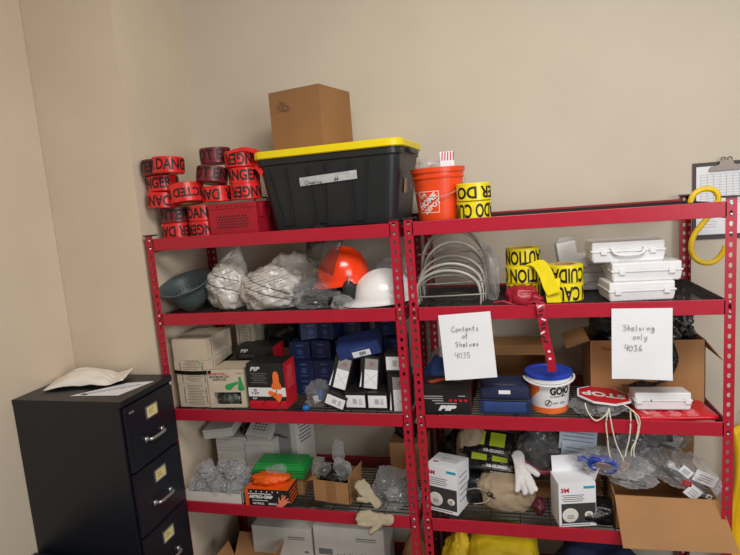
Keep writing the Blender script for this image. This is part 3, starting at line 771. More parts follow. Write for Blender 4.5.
def add_shield(t):
    bm = nb(); n = 22
    A = []
    for j in range(7):
        z = .02 + j * .028; row = []
        for k in range(n + 1):
            a = PI + .42 + (PI - .84) * k / n; r = .150 + .035 * math.sin(j / 6 * PI) * .5
            row.append(bm.verts.new((r * 1.0 * math.cos(a), r * 1.25 * math.sin(a) - .02, z)))
        A.append(row)
    for a, b in zip(A, A[1:]):
        for k in range(n): bm.faces.new((a[k], a[k + 1], b[k + 1], b[k]))
    mm = Matrix.Translation((0, -.01, .02)) @ Matrix.Rotation(-.55, 4, 'X') @ Matrix.Translation((0, .01, -.02))
    for v in bm.verts: v.co = mm @ v.co
    o = obj('face_shield', bm, SMOKE, t, 'raised smoky clear visor', True); o.modifiers.new('s', 'SOLIDIFY').thickness = .002
    for sx in (-1, 1):
        bm = nb(); lathe(bm, [(.026, -.012), (.034, -.008), (.034, .008), (.026, .014), (.012, .015)], 24, Matrix.Translation((sx * .128, -.01, -.01)) @ Matrix.Rotation(PI / 2 * sx, 4, 'Y') @ Matrix.Diagonal((1.25, 1, 1, 1)))
        em = obj('ear_muff', bm, BLK, t, 'black ear muff', True)
        bm = nb(); tube(bm, smoothpts([(sx * .135, -.01, -.005), (sx * .137, -.01, .03), (sx * .125, 0, .05)], 4), .004, 6); obj('muff_arm', bm, STEEL, em)
add_shield(h1)
blob('safety_vest', (.10, .085, .055), 31, BLKF, 'black padded item lying under the orange hard hat', 'clothing', (-.345, .17, s1 + .001), .3, fine=.08, sub=4)
helmet('hard_hat', 'white hard hat resting on the second shelf beside the right posts', HELW, (-.130, .150, s1 + .016), (0.04, 0.10, -1.25))
blob('plastic_bag', (.10, .09, .10), 44, CLEAR, 'clear bag behind the white hard hat', 'bag', (-.13, .42, s1 + .001), 0, sub=4)

# ================================================================ SECOND SHELF, RIGHT RACK
def arch(label, xc, y, w, h, lean, bars, seed):
    t = thing('face_shield_frame', label, 'face shield', (xc, y, s1 + .002), 0, 'face shield frames nested on the second shelf', rot=(-lean, 0, random.Random(seed).uniform(-.05, .05)))
    pts = [(-w / 2, 0, 0), (-w / 2 * 1.02, 0, h * .3)]
    for k in range(1, 12):
        a = PI - PI * k / 12; pts.append((w / 2 * math.cos(a), -0.0, h * .42 + h * .58 * math.sin(a)))
    pts += [(w / 2 * 1.02, 0, h * .3), (w / 2, 0, 0)]
    pts = smoothpts(pts, 3)
    bm = nb(); tube(bm, pts, .0040, 8, flat=1.6); obj('rim', bm, FRAME, t, smooth=True)
    bm = nb(); P2 = [p + Vector((0, .016, -.018)) for p in pts[6:-6]]; tube(bm, P2, .0028, 6); obj('inner_rim', bm, FRAME, t, smooth=True)
    for b in bars:
        bm = nb(); tube(bm, [(-w / 2 - .01, -.004, b), (0, -.008, b + .003), (w / 2 + .012, -.004, b + .006)], .003, 6); obj('cross_bar', bm, GREYM, t)
    bm = nb(); A = [bm.verts.new(p + Vector((0, .003, 0))) for p in pts]; c = [bm.verts.new((p.x, .004, .005 if False else max(0.004, 0))) for p in pts]
    for i in range(len(A) - 1): bm.faces.new((A[i], A[i + 1], c[i + 1], c[i])) if (c[i].co - c[i + 1].co).length > 1e-5 else None
    o = obj('visor', bm, SHIELD, t, 'clear visor')
arch('frontmost and lowest of the nested clear face shield frames', .172, .055, .270, .150, .04, [.040], 1)
arch('second face shield frame from the front, slightly taller', .176, .110, .275, .172, .04, [.085, .03], 2)
arch('third face shield frame from the front, in the middle of the nested set', .180, .165, .285, .200, .03, [.11], 3)
arch('fourth face shield frame from the front, with a high arch', .185, .230, .280, .255, .02, [.15], 4)
arch('rearmost and tallest of the nested face shield frames', .180, .290, .300, .315, .0, [.20], 5)
blob('dark_visor', (.10, .05, .02), 51, SMOKE, 'dark smoked visor lying flat under the face shield frames', 'visor', (.175, .17, s1 + .001), 0, sub=4)
blob('plastic_bag', (.03, .09, .13), 52, CLEAR, 'clear crumpled bag leaning at the right of the face shield frames', 'bag', (.345, .19, s1 + .001), .3, sub=4)
def strap_bag():
    o = blob('red_pouch', (.062, .05, .042), 61, mat('pouch_maroon', (158, 24, 44), .35, 0, .1, 30), 'red vinyl pouch lying in front of the stacked yellow tape', 'pouch', (.480, .050, s1 + .001), .1, sub=4, fine=.14, sq=.7)
    bm = nb(); rnd = random.Random(8)
    P = smoothpts([(.36, .03, s1 + .012), (.40, .02, s1 + .02), (.44, .012, s1 + .008), (.49, .005, s1 + .012), (.53, .0, s1 + .02), (.55, -.008, s1 + .012)], 5)
    tube(bm, P, .006, 6); o = obj('twisted_cord', bm, mat('cord_red', (150, 30, 50), .5, 0, .4, 120), smooth=True); tag(o, 'twisted red and black cord lying along the shelf front by the yellow tape', 'cord')
strap_bag()
place(rc, .485, .185, s1, 2.6, 'yellow caution tape roll at the bottom, behind the red pouch', True, grp=GY)
place(rc, .485, .180, s1 + T, 2.2, 'yellow tape roll in the middle of the three high stack behind the red pouch', True, grp=GY)
place(rc, .487, .185, s1 + 2 * T, 1.75, 'yellow tape roll stacked highest on the second shelf', True, grp=GY)
place(rc, .652, .140, s1, 4.0, 'yellow tape roll on the wire deck, in front of the white cases', True, grp=GY)
place(ry, .652, .140, s1 + T, 1.2, 'yellow tape roll on top, beside the small white box', True, grp=GY)
bm = nb(); ribbon(bm, [(.520, .100, s1 + .165), (.548, .085, s1 + .160), (.572, .062, s1 + .120), (.585, .045, s1 + .075), (.60, .035, s1 + .045)], (.050, -.01, .02))
tt = obj('tape_strip', bm, TYEL); tag(tt, 'loose twisted strip of yellow tape between the two yellow stacks', 'tape strip')
bm = nb(); ribbon(bm, [(.600, .063, s1 + .10), (.595, .055, s1 + .05), (.60, .05, s1 + .004)], (.055, 0, 0)); tt = obj('tape_strip', bm, TYEL); tag(tt, 'yellow tape strip hanging down in front of the right yellow stack', 'tape strip')
def hang_tape():
    t = thing('danger_tape_strip', 'red tape strip with black marks hanging down over the front of the shelf', 'tape strip', (.548, -.004, 1.58), 0)
    bm = nb(); pts = [(-.006, .004, .0), (-.004, -.012, -.02), (.003, -.014, -.08), (.012, -.012, -.15), (.026, -.010, -.22), (.032, -.008, -.285)]
    ribbon(bm, pts, (.034, .004, .0)); obj('strip', bm, mat('strip_red', (176, 24, 50), .3, 0, .2, 40), t)
    rnd = random.Random(4)
    for k in range(9):
        f = k / 9; z = -.015 - f * .16; x = -.004 + .012 * f + rnd.uniform(-.006, .006)
        bm = nb(); box(bm, (0, 0, 0), (.018, .0012, .006), m=Matrix.Translation((x, -.0155, z)) @ Matrix.Rotation(rnd.uniform(-.7, .7), 4, 'Y')); obj('mark', bm, INK if k % 3 else INKW, t)
    for k in range(2):
        bm = nb(); box(bm, (.022 + .003 * k, -.0135, -.20 - .03 * k), (.010, .0012, .008)); obj('mark', bm, INKW, t)
hang_tape()
def smallbox():
    t = thing('white_box', 'small upright white box wrapped in clear film behind the yellow tape', 'box', (.690, .33, s1 + .001), .15, rot=(0, -.14, .15))
    bm = nb(); box(bm, (0, 0, .075), (.085, .05, .15), bev=.006); obj('shell', bm, WPLA, t)
    bm = nb(); box(bm, (0, 0, .135), (.080, .046, .03)); frus(bm, .078, .044, .05, .03, .15, .172); obj('wrap', bm, CLEAR, t)
    t.location = (.690, .33, s1 + .075)
    # it stands on a closed white case
def case(label, loc, rz, w=.270, d=.19, h=.075, wrap=False, handle=False, grp='white plastic first aid cases'):
    t = thing('first_aid_case', label, 'case', loc, rz, grp)
    bm = nb(); frus(bm, w - .016, d - .016, w - .004, d - .004, 0, h * .52); bmesh.ops.bevel(bm, geom=bm.edges[:], offset=.004, segments=2, affect='EDGES'); obj('base', bm, WPLA, t)
    bm = nb(); box(bm, (0, 0, h * .56), (w, d, h * .10), bev=.002); box(bm, (0, 0, h * .80), (w - .008, d - .008, h * .40), bev=.006); obj('lid', bm, WPLA, t)
    if handle:
        bm = nb(); tube(bm, smoothpts([(-.06, -d / 2, h * .72), (-.055, -d / 2 - .008, h * .5), (-.03, -d / 2 - .010, h * .36), (.03, -d / 2 - .010, h * .36), (.055, -d / 2 - .008, h * .5), (.06, -d / 2, h * .72)], 4), .005, 8); obj('handle', bm, WPLA, t, smooth=True)
    for x in (-.09, .09):
        bm = nb(); box(bm, (x, -d / 2 - .001, h * .52), (.022, .006, .02), bev=.002); obj('latch', bm, WPLA, t)
    if wrap:
        me = crumple_me((w * .545, d * .56, h * .62), 70 + wrap, amp=.04, fine=.05, sub=4, sq=.45, base=-.9)
        obj('clear_wrap', me, CLEAR, t, smooth=True)
    return t
case('white plastic case on the wire deck, bottom of the front stack', (.920, .145, s1), .10, w=.25, d=.18)
case('white plastic case in clear wrap, in the middle of the front stack', (.945, .165, s1 + .0755), .04, w=.26)
case('white plastic case with a moulded handle, on top of the stack', (.885, .190, s1 + .151), .02, w=.275, h=.082, handle=True)
case('white plastic case on the deck behind the front stack', (.845, .42, s1), 0, w=.26, d=.18)
case('white plastic case second from the deck, behind the front stack', (.845, .42, s1 + .0755), 0, w=.26, d=.18)
smallbox()

# ================================================================ NOTICES
def notice(label, loc, roty, w, h, lines, seed, rx=0.0):
    t = thing('paper_notice', label, 'notice', loc, 0, rot=(rx, roty, 0))
    obj('sheet', curl_sheet(w, h, PAPER, amp=.010, seed=seed), PAPER, t)
    # writing follows the sheet curl
    handwrite(t, lines, INKG if False else mat('pen_ink', (70, 72, 78), .7), (-w / 2, -.0075, -h), .00085)
notice('white paper with handwriting Contents of Shelves 4035 hanging on the right rack', (.240, -.0055, 1.541), -.060, .214, .278,
       [('Contents', .050, .205, .022), ('of', .090, .175, .021), ('Shelves', .058, .140, .021), ('4035', .050, .090, .026)], 1)
notice('white paper with handwriting Shelving only 4036 hanging on the right rack', (.913, -.0055, 1.545), .012, .214, .280,
       [('Shelving', .040, .195, .022), ('only', .075, .160, .021), ('4036', .045, .115, .026)], 4)

# ================================================================ THIRD SHELF, LEFT RACK
GC = 'cream printed cartons at the left of the third shelf'
def printed_carton(label, w, d, h, loc, rz, name='ear_plug_carton', grp=GC, m=CRM, side=True, front=True, green=False, slots=False):
    t = carton(name, label, 'box', w, d, h, loc, rz, m, grp)
    bm = nb(); rnd = random.Random(int(loc[2] * 1000))
    if front:
        n = int(h / .009)
        for r in range(n): box(bm, (rnd.uniform(-.01, .01), -d / 2 - .0003, .014 + r * .0082), (w * .55 * rnd.uniform(.6, 1), .0006, .0022))
        for x in (-w * .33, w * .33): box(bm, (x, -d / 2 - .0003, h / 2), (.0035, .0008, h * .72))
    if side:
        n = int(d * .55 / .01)
        for r in range(n): box(bm, (w / 2 + .0003, -d * .22 + r * .01, h / 2), (.0006, .002, h * .6 * rnd.uniform(.7, 1)))
        for y in (-d * .3, d * .32): box(bm, (w / 2 + .0003, y, h / 2), (.0008, .0035, h * .75))
    if len(bm.verts): obj('fine_print', bm, mat('print_brown', (92, 84, 76), .8), t)
    if green:
        bm = nb(); capsule(bm, (w * .22, -d / 2 - .0005, h * .85), (w * .30, -d / 2 - .0005, h * .35), .010, .006, .2)
        for v in bm.verts: v.co.y = -d / 2 - .0004 + (v.co.y + d / 2) * .03
        obj('picture', bm, GREENP, t, 'green ear plug picture')
    return t
printed_carton('cream carton with upright printed bars, bottom left corner of the third shelf', .185, .20, .118, (-1.098, .155, s2), 0, side=False)
printed_carton('cream carton second from the bottom, just below the black strap', .188, .20, .060, (-1.098, .155, s2 + .119), 0, side=False)
printed_carton('cream carton with a green ear plug picture, just above the black strap', .188, .24, .058, (-1.105, .175, s2 + .180), 0, green=True)
printed_carton('large plain cream carton on top of the stack at far left', .185, .25, .105, (-1.105, .180, s2 + .239), 0, front=False, side=True)
printed_carton('printed cream carton behind, right of the stack at far left', .10, .16, .22, (-.955, .43, s2 + .15), 0, name='ear_plug_carton')
carton('cardboard_box', 'cream box lying under the rear printed carton, behind the ear plug box', 'box', .12, .18, .149, (-.955, .44, s2), 0, CRM)
bm = nb()
P = [(-1.198, .049, s2 + .182), (-1.15, .0495, s2 + .177), (-1.06, .050, s2 + .176), (-1.006, .050, s2 + .180), (-.998, .057, s2 + .183), (-.998, .15, s2 + .190), (-1.0, .28, s2 + .200)]
ribbon(bm, [(p[0], p[1], p[2]) for p in P], (0, .0, .016), .002)
tag(obj('black_strap', bm, BLKF), 'black strap running round the stack of cream cartons', 'strap')
def earbox():
    w, d, h = .193, .14, .195
    t = thing('ear_plug_dispenser', 'cream ear plug dispenser box with green ear plugs pictured and an open window', 'box', (-.928, .125, s2), .06)
    bm = nb()
    # front wall with window hole made of strips
    wz0, wz1, wx = .018, .078, .070
    box(bm, (0, -d / 2 + .001, (h + wz1) / 2), (w, .002, h - wz1)); box(bm, (0, -d / 2 + .001, wz0 / 2), (w, .002, wz0))
    for s in (-1, 1): box(bm, (s * (w / 2 + wx) / 2, -d / 2 + .001, (wz0 + wz1) / 2), (w / 2 - wx, .002, wz1 - wz0))
    for s in (-1, 1): box(bm, (s * (w / 2 - .001), 0, h / 2), (.002, d, h))
    box(bm, (0, d / 2 - .001, h / 2), (w, .002, h)); box(bm, (0, 0, h - .001), (w, d, .002)); box(bm, (0, 0, .001), (w, d, .002))
    obj('carton', bm, CRM, t)
    text(t, 'HONEYWELL', .016, INKR, (-.042, -d / 2 - .0006, h - .025)); text(t, 'MAXIMUM LITE\nEARPLUGS', .015, INK, (-.034, -d / 2 - .0006, h - .046)); text(t, '30 Pairs', .010, INKR, (.07, -d / 2 - .0006, h - .022))
    for a, b, r in (((.01, .105), (.055, .125), .014), ((.075, .100), (.072, .150), .014)):
        bm = nb(); capsule(bm, (a[0], 0, a[1]), (b[0], 0, b[1]), r, r * .55); capsule(bm, (a[0], 0, a[1]), (a[0] * 1.0, 0, a[1] + .001), r * 1.35, r * 1.2)
        for v in bm.verts: v.co.y = -d / 2 - .0006 + v.co.y * .03
        obj('picture', bm, GREENP, t, 'printed green ear plug')
    bm = nb(); rnd = random.Random(3)
    me = crumple_me((.064, .045, .042), 5, amp=.1, fine=.25, sub=4); o = obj('ear_plug_packets', me, mat('packet_dark', (90, 96, 92), .25, 0, .6, 60), t, 'heap of wrapped plugs seen in the window', smooth=True); o.location = (0, -.015, .002); o['kind'] = 'stuff'
earbox()
def plugbox(label, loc, w, d, h, rz, big=True):
    t = thing('ear_plug_box', label, 'box', loc, rz)
    bm = nb(); box(bm, (0, 0, h / 2), (w, d, h), bev=.001); obj('carton', bm, BLKB, t)
    bm = nb(); box(bm, (w / 2 + .0004, 0, h / 2), (.001, d - .001, h - .001)); obj('side_panel', bm, REDB, t, 'red side panel')
    F = -d / 2 - .0008
    if big:
        bm = nb(); box(bm, (0, -d / 2 - .0003, .03), (w, .0008, .06)); obj('bottom_band', bm, REDB, t, 'red lower band')
        bm = nb(); box(bm, (0, -d / 2 - .0006, .083), (w, .0008, .044)); obj('white_band', bm, INKW, t)
        bm = nb(); box(bm, (0, -d / 2 - .0005, .050), (w, .001, .020)); obj('black_band', bm, BLKB, t)
        bm = nb(); rnd = random.Random(7)
        for r in range(9): box(bm, (w / 2 + .0012, rnd.uniform(-.01, .01), h - .03 - r * .012), (.0006, d * rnd.uniform(.4, .7), .003))
        obj('side_print', bm, mat('print_rose', (230, 120, 120), .6), t)
        text(t, 'PIP', .028, INKW, (-w / 2 + .040, F, h - .028), sx=1.3, bold=.025, shear=.3); 
        bm = nb()
        for r in range(5): box(bm, (-w / 2 + .060, F, h - .050 - r * .011), (.085 - (r % 2) * .02, .0006, .004))
        obj('small_print', bm, INKG, t)
        text(t, '30\nT-FIT', .018, INK, (-w / 2 + .035, F - .0006, .083)); text(t, 'PIP', .012, INKW, (-w / 2 + .03, F - .0006, .05), sx=1.4)
        bm = nb()
        pr = [(-.019, 0), (.019, 0), (.022, .006), (.021, .018), (.014, .028), (.013, .060), (.009, .072), (0, .077), (-.009, .072), (-.013, .060), (-.014, .028), (-.021, .018), (-.022, .006)]
        prism(bm, [(x * 1.15, z * 1.15) for x, z in pr], 0, .0008, Matrix.Translation((.052, F - .0008, .098)) @ FRONT); obj('picture', bm, ORF, t, 'orange ear plug picture')
        bm = nb(); prism(bm, [(x * .95, z * .95) for x, z in pr], 0, .0008, Matrix.Translation((.072, F - .0010, .052)) @ FRONT @ Matrix.Rotation(1.1, 4, 'Z')); obj('picture', bm, ORF, t, 'second orange ear plug picture lying down')
        bm = nb(); tube(bm, smoothpts([(.052, F - .001, .095), (.04, F - .001, .07), (.0, F - .001, .05), (-.03, F - .001, .02)], 5), .002, 5); tube(bm, smoothpts([(.075, F - .001, .045), (.06, F - .001, .02), (.085, F - .001, .005)], 5), .002, 5); obj('cord_print', bm, INK, t)
    else:
        text(t, 'PIP', .024, INKW, (-w / 2 + .045, F, h - .022), sx=1.3, bold=.025, shear=.3)
        bm = nb()
        for r in range(2): box(bm, (-w / 2 + .06, F, h - .045 - r * .009), (.085, .0006, .003))
        obj('small_print', bm, INKG, t)
        bm = nb(); lathe(bm, [(.018, 0), (.018, .0008)], 20, Matrix.Translation((w / 2 - .045, F, .012)) @ FRONT); obj('picture', bm, ORF, t, 'orange dot print')
    return t
plugbox('black and red ear plug box with an orange ear plug picture, front of third shelf', (-.712, .118, s2), .192, .13, .224, .0)
plugbox('black box lettered in white behind the ear plug boxes', (-.85, .30, s2 + .170), .21, .13, .085, .0, big=False)
carton('cardboard_box', 'brown box under the black lettered box, behind the ear plug boxes', 'box', .21, .13, .17, (-.85, .30, s2), 0, CARDD)
blob('plastic_bag', (.12, .09, .10), 81, BLKF, 'dark plastic bag at the back, above the ear plug boxes', 'bag', (-.76, .48, s2 + .20), 0, sub=4)
carton('cardboard_box', 'brown box at the back below the dark plastic bag', 'box', .2, .12, .20, (-.78, .48, s2), 0, CARDD)
GB = 'blue ear plug cartons at the back of the third shelf'
def bluebox(label, loc, rz=0, w=.105, d=.105, h=.088, rot=None):
    t = thing('blue_carton', label, 'box', loc, rz, GB, rot)
    bm = nb(); box(bm, (0, 0, h / 2), (w, d, h), bev=.001); obj('carton', bm, BLUE, t)
    bm = nb(); lathe(bm, [(.016, 0), (.016, .0006)], 16, Matrix.Translation((0, -d / 2 - .0008, h * .42)) @ FRONT); obj('emblem', bm, mat('blue_mid', (52, 72, 128), .5), t)
    bm = nb(); box(bm, (0, -d / 2 - .0003, h - .018), (w * .34, .0006, .007)); obj('brand_mark', bm, BLUL, t)
    bm = nb(); box(bm, (0, -d / 2 - .0003, .010), (.04, .0006, .004)); obj('small_print', bm, BLUL, t)
    return t
YB = .30
for nm, x, z, dy, rz in (('blue carton on the deck, leftmost of the lower blue row', -.595, 0, 0, 0), ('blue carton on the deck in the middle of the lower blue row', -.487, 0, 0, 0), ('blue carton on the deck behind the tilted black and white boxes', -.379, 0, .02, 0),
                     ('blue carton in the second row, behind the red side of the ear plug box', -.595, 1, 0, 0), ('blue carton in the second row, middle, above the clear bag', -.487, 1, 0, 0), ('blue carton in the second row, behind the tilted black and white boxes', -.379, 1, .02, 0),
                     ('blue carton in the third row at left, open flap showing', -.625, 2, .03, .1), ('blue carton in the third row with crossed flaps facing front', -.505, 2, .04, -.1), ('blue carton in the third row, right of the crossed flaps', -.385, 2, .06, 0),
                     ('blue carton at the back under the tilted blue carton', -.262, 0, .06, 0), ('blue carton at the back, second row, under the tilted blue carton', -.262, 1, .06, 0), ('blue carton in the top back row, left of the right posts', -.262, 2, .10, 0),
                     ('blue carton at the back beside the right posts, lower row', -.14, 0, .10, 0), ('blue carton at the back beside the right posts, middle row', -.14, 1, .10, 0), ('blue carton at the back beside the right posts, top row', -.14, 2, .10, 0)):
    bluebox(nm, (x, YB + dy, s2 + z * .0885 + (.088 * z if False else 0)), rz)
for nm, x, y, z, rz, tx in (('blue carton loose on top of the pile, far left, turned anticlockwise', -.590, .36, .271, .5, 0), ('blue carton loose on top of the pile, second from the left', -.470, .36, .271, -.35, 0),
                     ('blue carton loose on top of the pile, turned clockwise above the tilted carton', -.345, .40, .271, -.2, 0), ('blue carton loose on top at the back, beside the right posts', -.190, .42, .271, .1, 0)):
    bluebox(nm, (x, y, s2 + z), rz)
blob('black_bundle', (.10, .06, .05), 93, BLKF, 'black bundle stuffed above the ear plug boxes at the back', 'clothing', (-.66, .22, s2 + .26), 0, sub=4) if False else None
t = bluebox('larger blue carton with a white barcode label, tilted on the black and white boxes', (-.262, .17, s2 + .250), 0, w=.200, d=.12, h=.066, rot=(.28, -.20, .12))
bm = nb(); box(bm, (.01, -.0612, .021), (.085, .0006, .030)); next(o for o in C.objects if o.parent == t and o.name.startswith('carton')).data.materials[0] = mat('blue_carton_light', (42, 60, 118), .45)
lb = obj('address_label', bm, PAPER, t, 'white barcode label')
bm = nb()
for k in range(9): box(bm, (.0 + k * .0035, -.0618, .021), (.0012 + .0008 * (k % 3), .0004, .018))
obj('barcode', bm, INK, lb)
GK = 'black and white glasses boxes heaped at the right of the third shelf'
def bwbox(label, loc, w, d, h, rot, kind='label'):
    t = thing('glasses_box', label, 'box', loc, 0, GK, rot)
    bm = nb(); box(bm, (0, 0, h / 2), (w, d, h), bev=.001); obj('carton', bm, BLKB, t)
    F = -d / 2 - .0006
    if kind == 'label':
        bm = nb(); box(bm, (0, F + .0002, h / 2), (w * .90, .0008, h * .68)); p = obj('white_panel', bm, PAPER, t, 'white end panel')
        bm = nb(); rnd = random.Random(int(loc[0] * 100))
        for k in range(5): box(bm, (-w * .12 + k * .004, F - .0004, h * .5), (.0018, .0006, h * .30))
        for k in range(5): box(bm, (w * .22, F - .0004, h * (.34 + .07 * k)), (w * .2 * rnd.uniform(.5, 1), .0006, .0016))
        obj('barcode', bm, INKG, p)
    else:
        bm = nb(); box(bm, (.008, F + .0002, h * .30), (w * .70, .0008, h * .58)); p = obj('white_panel', bm, PAPER, t, 'white lower panel')
        bm = nb(); prism(bm, [(-.028, 0), (-.020, 0), (-.020, h * .5)], 0, .0008, Matrix.Translation((-w * .18, F + .0004, h * .03)) @ FRONT); obj('white_corner', bm, PAPER, t)
        bm = nb(); box(bm, (.008, F + .0002, h * .76), (w * .70, .0008, h * .34)); q = obj('grey_panel', bm, GRYB, t, 'grey upper panel')
        text(t, 'V-Gard' if False else 'fit', .030, INKR, (.008, F - .0004, h * .76), bold=.0, shear=.3)
        bm = nb()
        for a, b in (((-.025, .02), (.035, .07)), ((.035, .02), (-.015, .07))): tube(bm, [(a[0], F - .0004, a[1]), (b[0], F - .0004, b[1])], .0005, 4)
        obj('crease', bm, INKG, p)
    return t
bwbox('black glasses box, lower left of the heap, turned anticlockwise', (-.385, .105, s2 + .012), .100, .12, .070, (0, .38, .0))
bwbox('black glasses box in the bottom row, middle, lying square on the deck', (-.278, .12, s2), .100, .12, .084, (0, 0, 0))
bwbox('black glasses box in the bottom row beside the upright white box', (-.175, .12, s2), .095, .12, .084, (0, 0, 0))
bwbox('tall black glasses box with grey top, leaning left in the heap', (-.372, .14, s2 + .088), .085, .11, .155, (-.12, .28, 0), 'tall')
bwbox('tall black glasses box with grey top, standing right of the leaning one', (-.222, .15, s2 + .0855), .088, .11, .150, (-.10, .10, 0), 'tall')
bwbox('tall black glasses box standing against the right posts, white panel to the front', (-.072, .11, s2), .095, .11, .172, (0, 0, 0), 'tall')
bwbox('black glasses box on top of the tall one by the right posts', (-.082, .13, s2 + .1725), .095, .11, .090, (0, 0, 0))
blob('plastic_bag', (.055, .05, .065), 91, CLEARG, 'clear plastic bag standing left of the black and white boxes', 'bag', (-.478, .12, s2 + .001), .3, sub=4, fine=.14, neck=(0, 0, .25), inner=[WPLA, mat('blue_bright', (40, 110, 200), .4)])
blob('shoe_cover', (.018, .016, .014), 92, mat('blue_bright', (40, 110, 200), .4), 'small bright blue wrapped item by the clear bag on the third shelf', 'packet', (-.518, .045, s2 + .001), .3, sub=3)

# ================================================================ THIRD SHELF, RIGHT RACK
def clicbox():
    w, d, h = .215, .12, .132; t = thing('face_seal_box', 'black carton with white and red print at the left end of the right rack', 'box', (.138, .10, s2), .0)
    bm = nb(); box(bm, (0, 0, h / 2), (w, d, h), bev=.001); obj('carton', bm, BLKB, t)
    bm = nb(); box(bm, (w / 2 + .0004, 0, h / 2), (.001, d - .001, h)); obj('side_panel', bm, mat('dark_red', (120, 22, 34), .5), t, 'dark red side panel')
    F = -d / 2 - .0006
    text(t, 'PIP', .030, INKW, (.0, F, .026), sx=1.8, bold=.06, shear=.3)
    bm = nb()
    for x, z, l in ((-.055, .080, .085), (-.055, .070, .085), (-.035, .060, .05), (.0, .048, .095), (.07, .082, .03)): box(bm, (x, F, z), (l, .0006, .004))
    obj('small_print', bm, mat('print_pale', (170, 170, 170), .6), t)
    for k in range(4):
        bm = nb(); box(bm, (.02 + k * .022, F, .062), (.012, .0006, .010)); obj('red_symbol', bm, REDB, t)
    bm = nb(); capsule(bm, (-.06, -.02, h + .0015), (-.02, .01, h + .0015), .02, .02, .03); obj('picture', bm, mat('rust_print', (190, 80, 40), .5), t, 'orange picture on the top')
    text(t, 'PIP', .02, INKW, (.05, .0, h + .0006), (0, 0, 0), sx=1.6)
clicbox()
blob('plastic_bag', (.10, .09, .13), 101, CLEARG, 'grey plastic bag behind the handwritten contents notice', 'bag', (.12, .33, s2 + .001), 0, sub=4, inner=[BLUF, BLKF])
blob('blue_cloth', (.075, .06, .11), 102, BLUF, 'blue fabric bundle behind the black carton on the right rack', 'clothing', (.105, .235, s2 + .001), 0, sub=4)
blob('black_harness', (.06, .05, .095), 103, BLKF, 'black crumpled harness bundle behind the black carton', 'harness', (.20, .24, s2 + .001), 0, sub=4)
def coolbag():
    t = thing('cooler_bag', 'navy blue fabric bag with a small white tag beside the wipes bucket', 'bag', (.388, .135, s2), .0)
    w, d, h = .200, .17, .118
    bm = nb(); box(bm, (0, 0, h * .26), (w + .012, d + .008, h * .52), bev=.014); obj('body', bm, BLUF, t, smooth=True)
    bm = nb(); box(bm, (0, 0, h * .76), (w + .006, d, h * .50), bev=.016); obj('flap', bm, NAVY, t, 'dark navy top flap', True)
    for s in (-1, 1):
        bm = nb(); box(bm, (s * (w / 2 - .002), -d / 2 - .002, h * .26), (.022, .006, h * .46), bev=.002); obj('corner_panel', bm, NAVY, t)
    bm = nb(); tube(bm, smoothpts([(-w / 2, -d / 2 - .002, h * .56), (-w / 4, -d / 2 - .005, h * .55), (w / 4, -d / 2 - .005, h * .55), (w / 2, -d / 2 - .002, h * .56)], 4), .003); obj('piping', bm, BLK, t)
    bm = nb(); box(bm, (.0, -d / 2 - .0012, h * .84), (.048, .002, .016)); obj('tag', bm, PAPER, t, 'white tag'); 
    bm = nb(); box(bm, (0, -d * .25, h * 1.011), (.09, .006, .0006)); box(bm, (.01, -d * .25 - .014, h * 1.011), (.06, .003, .0006)); obj('embroidery', bm, INKG, t)
coolbag()
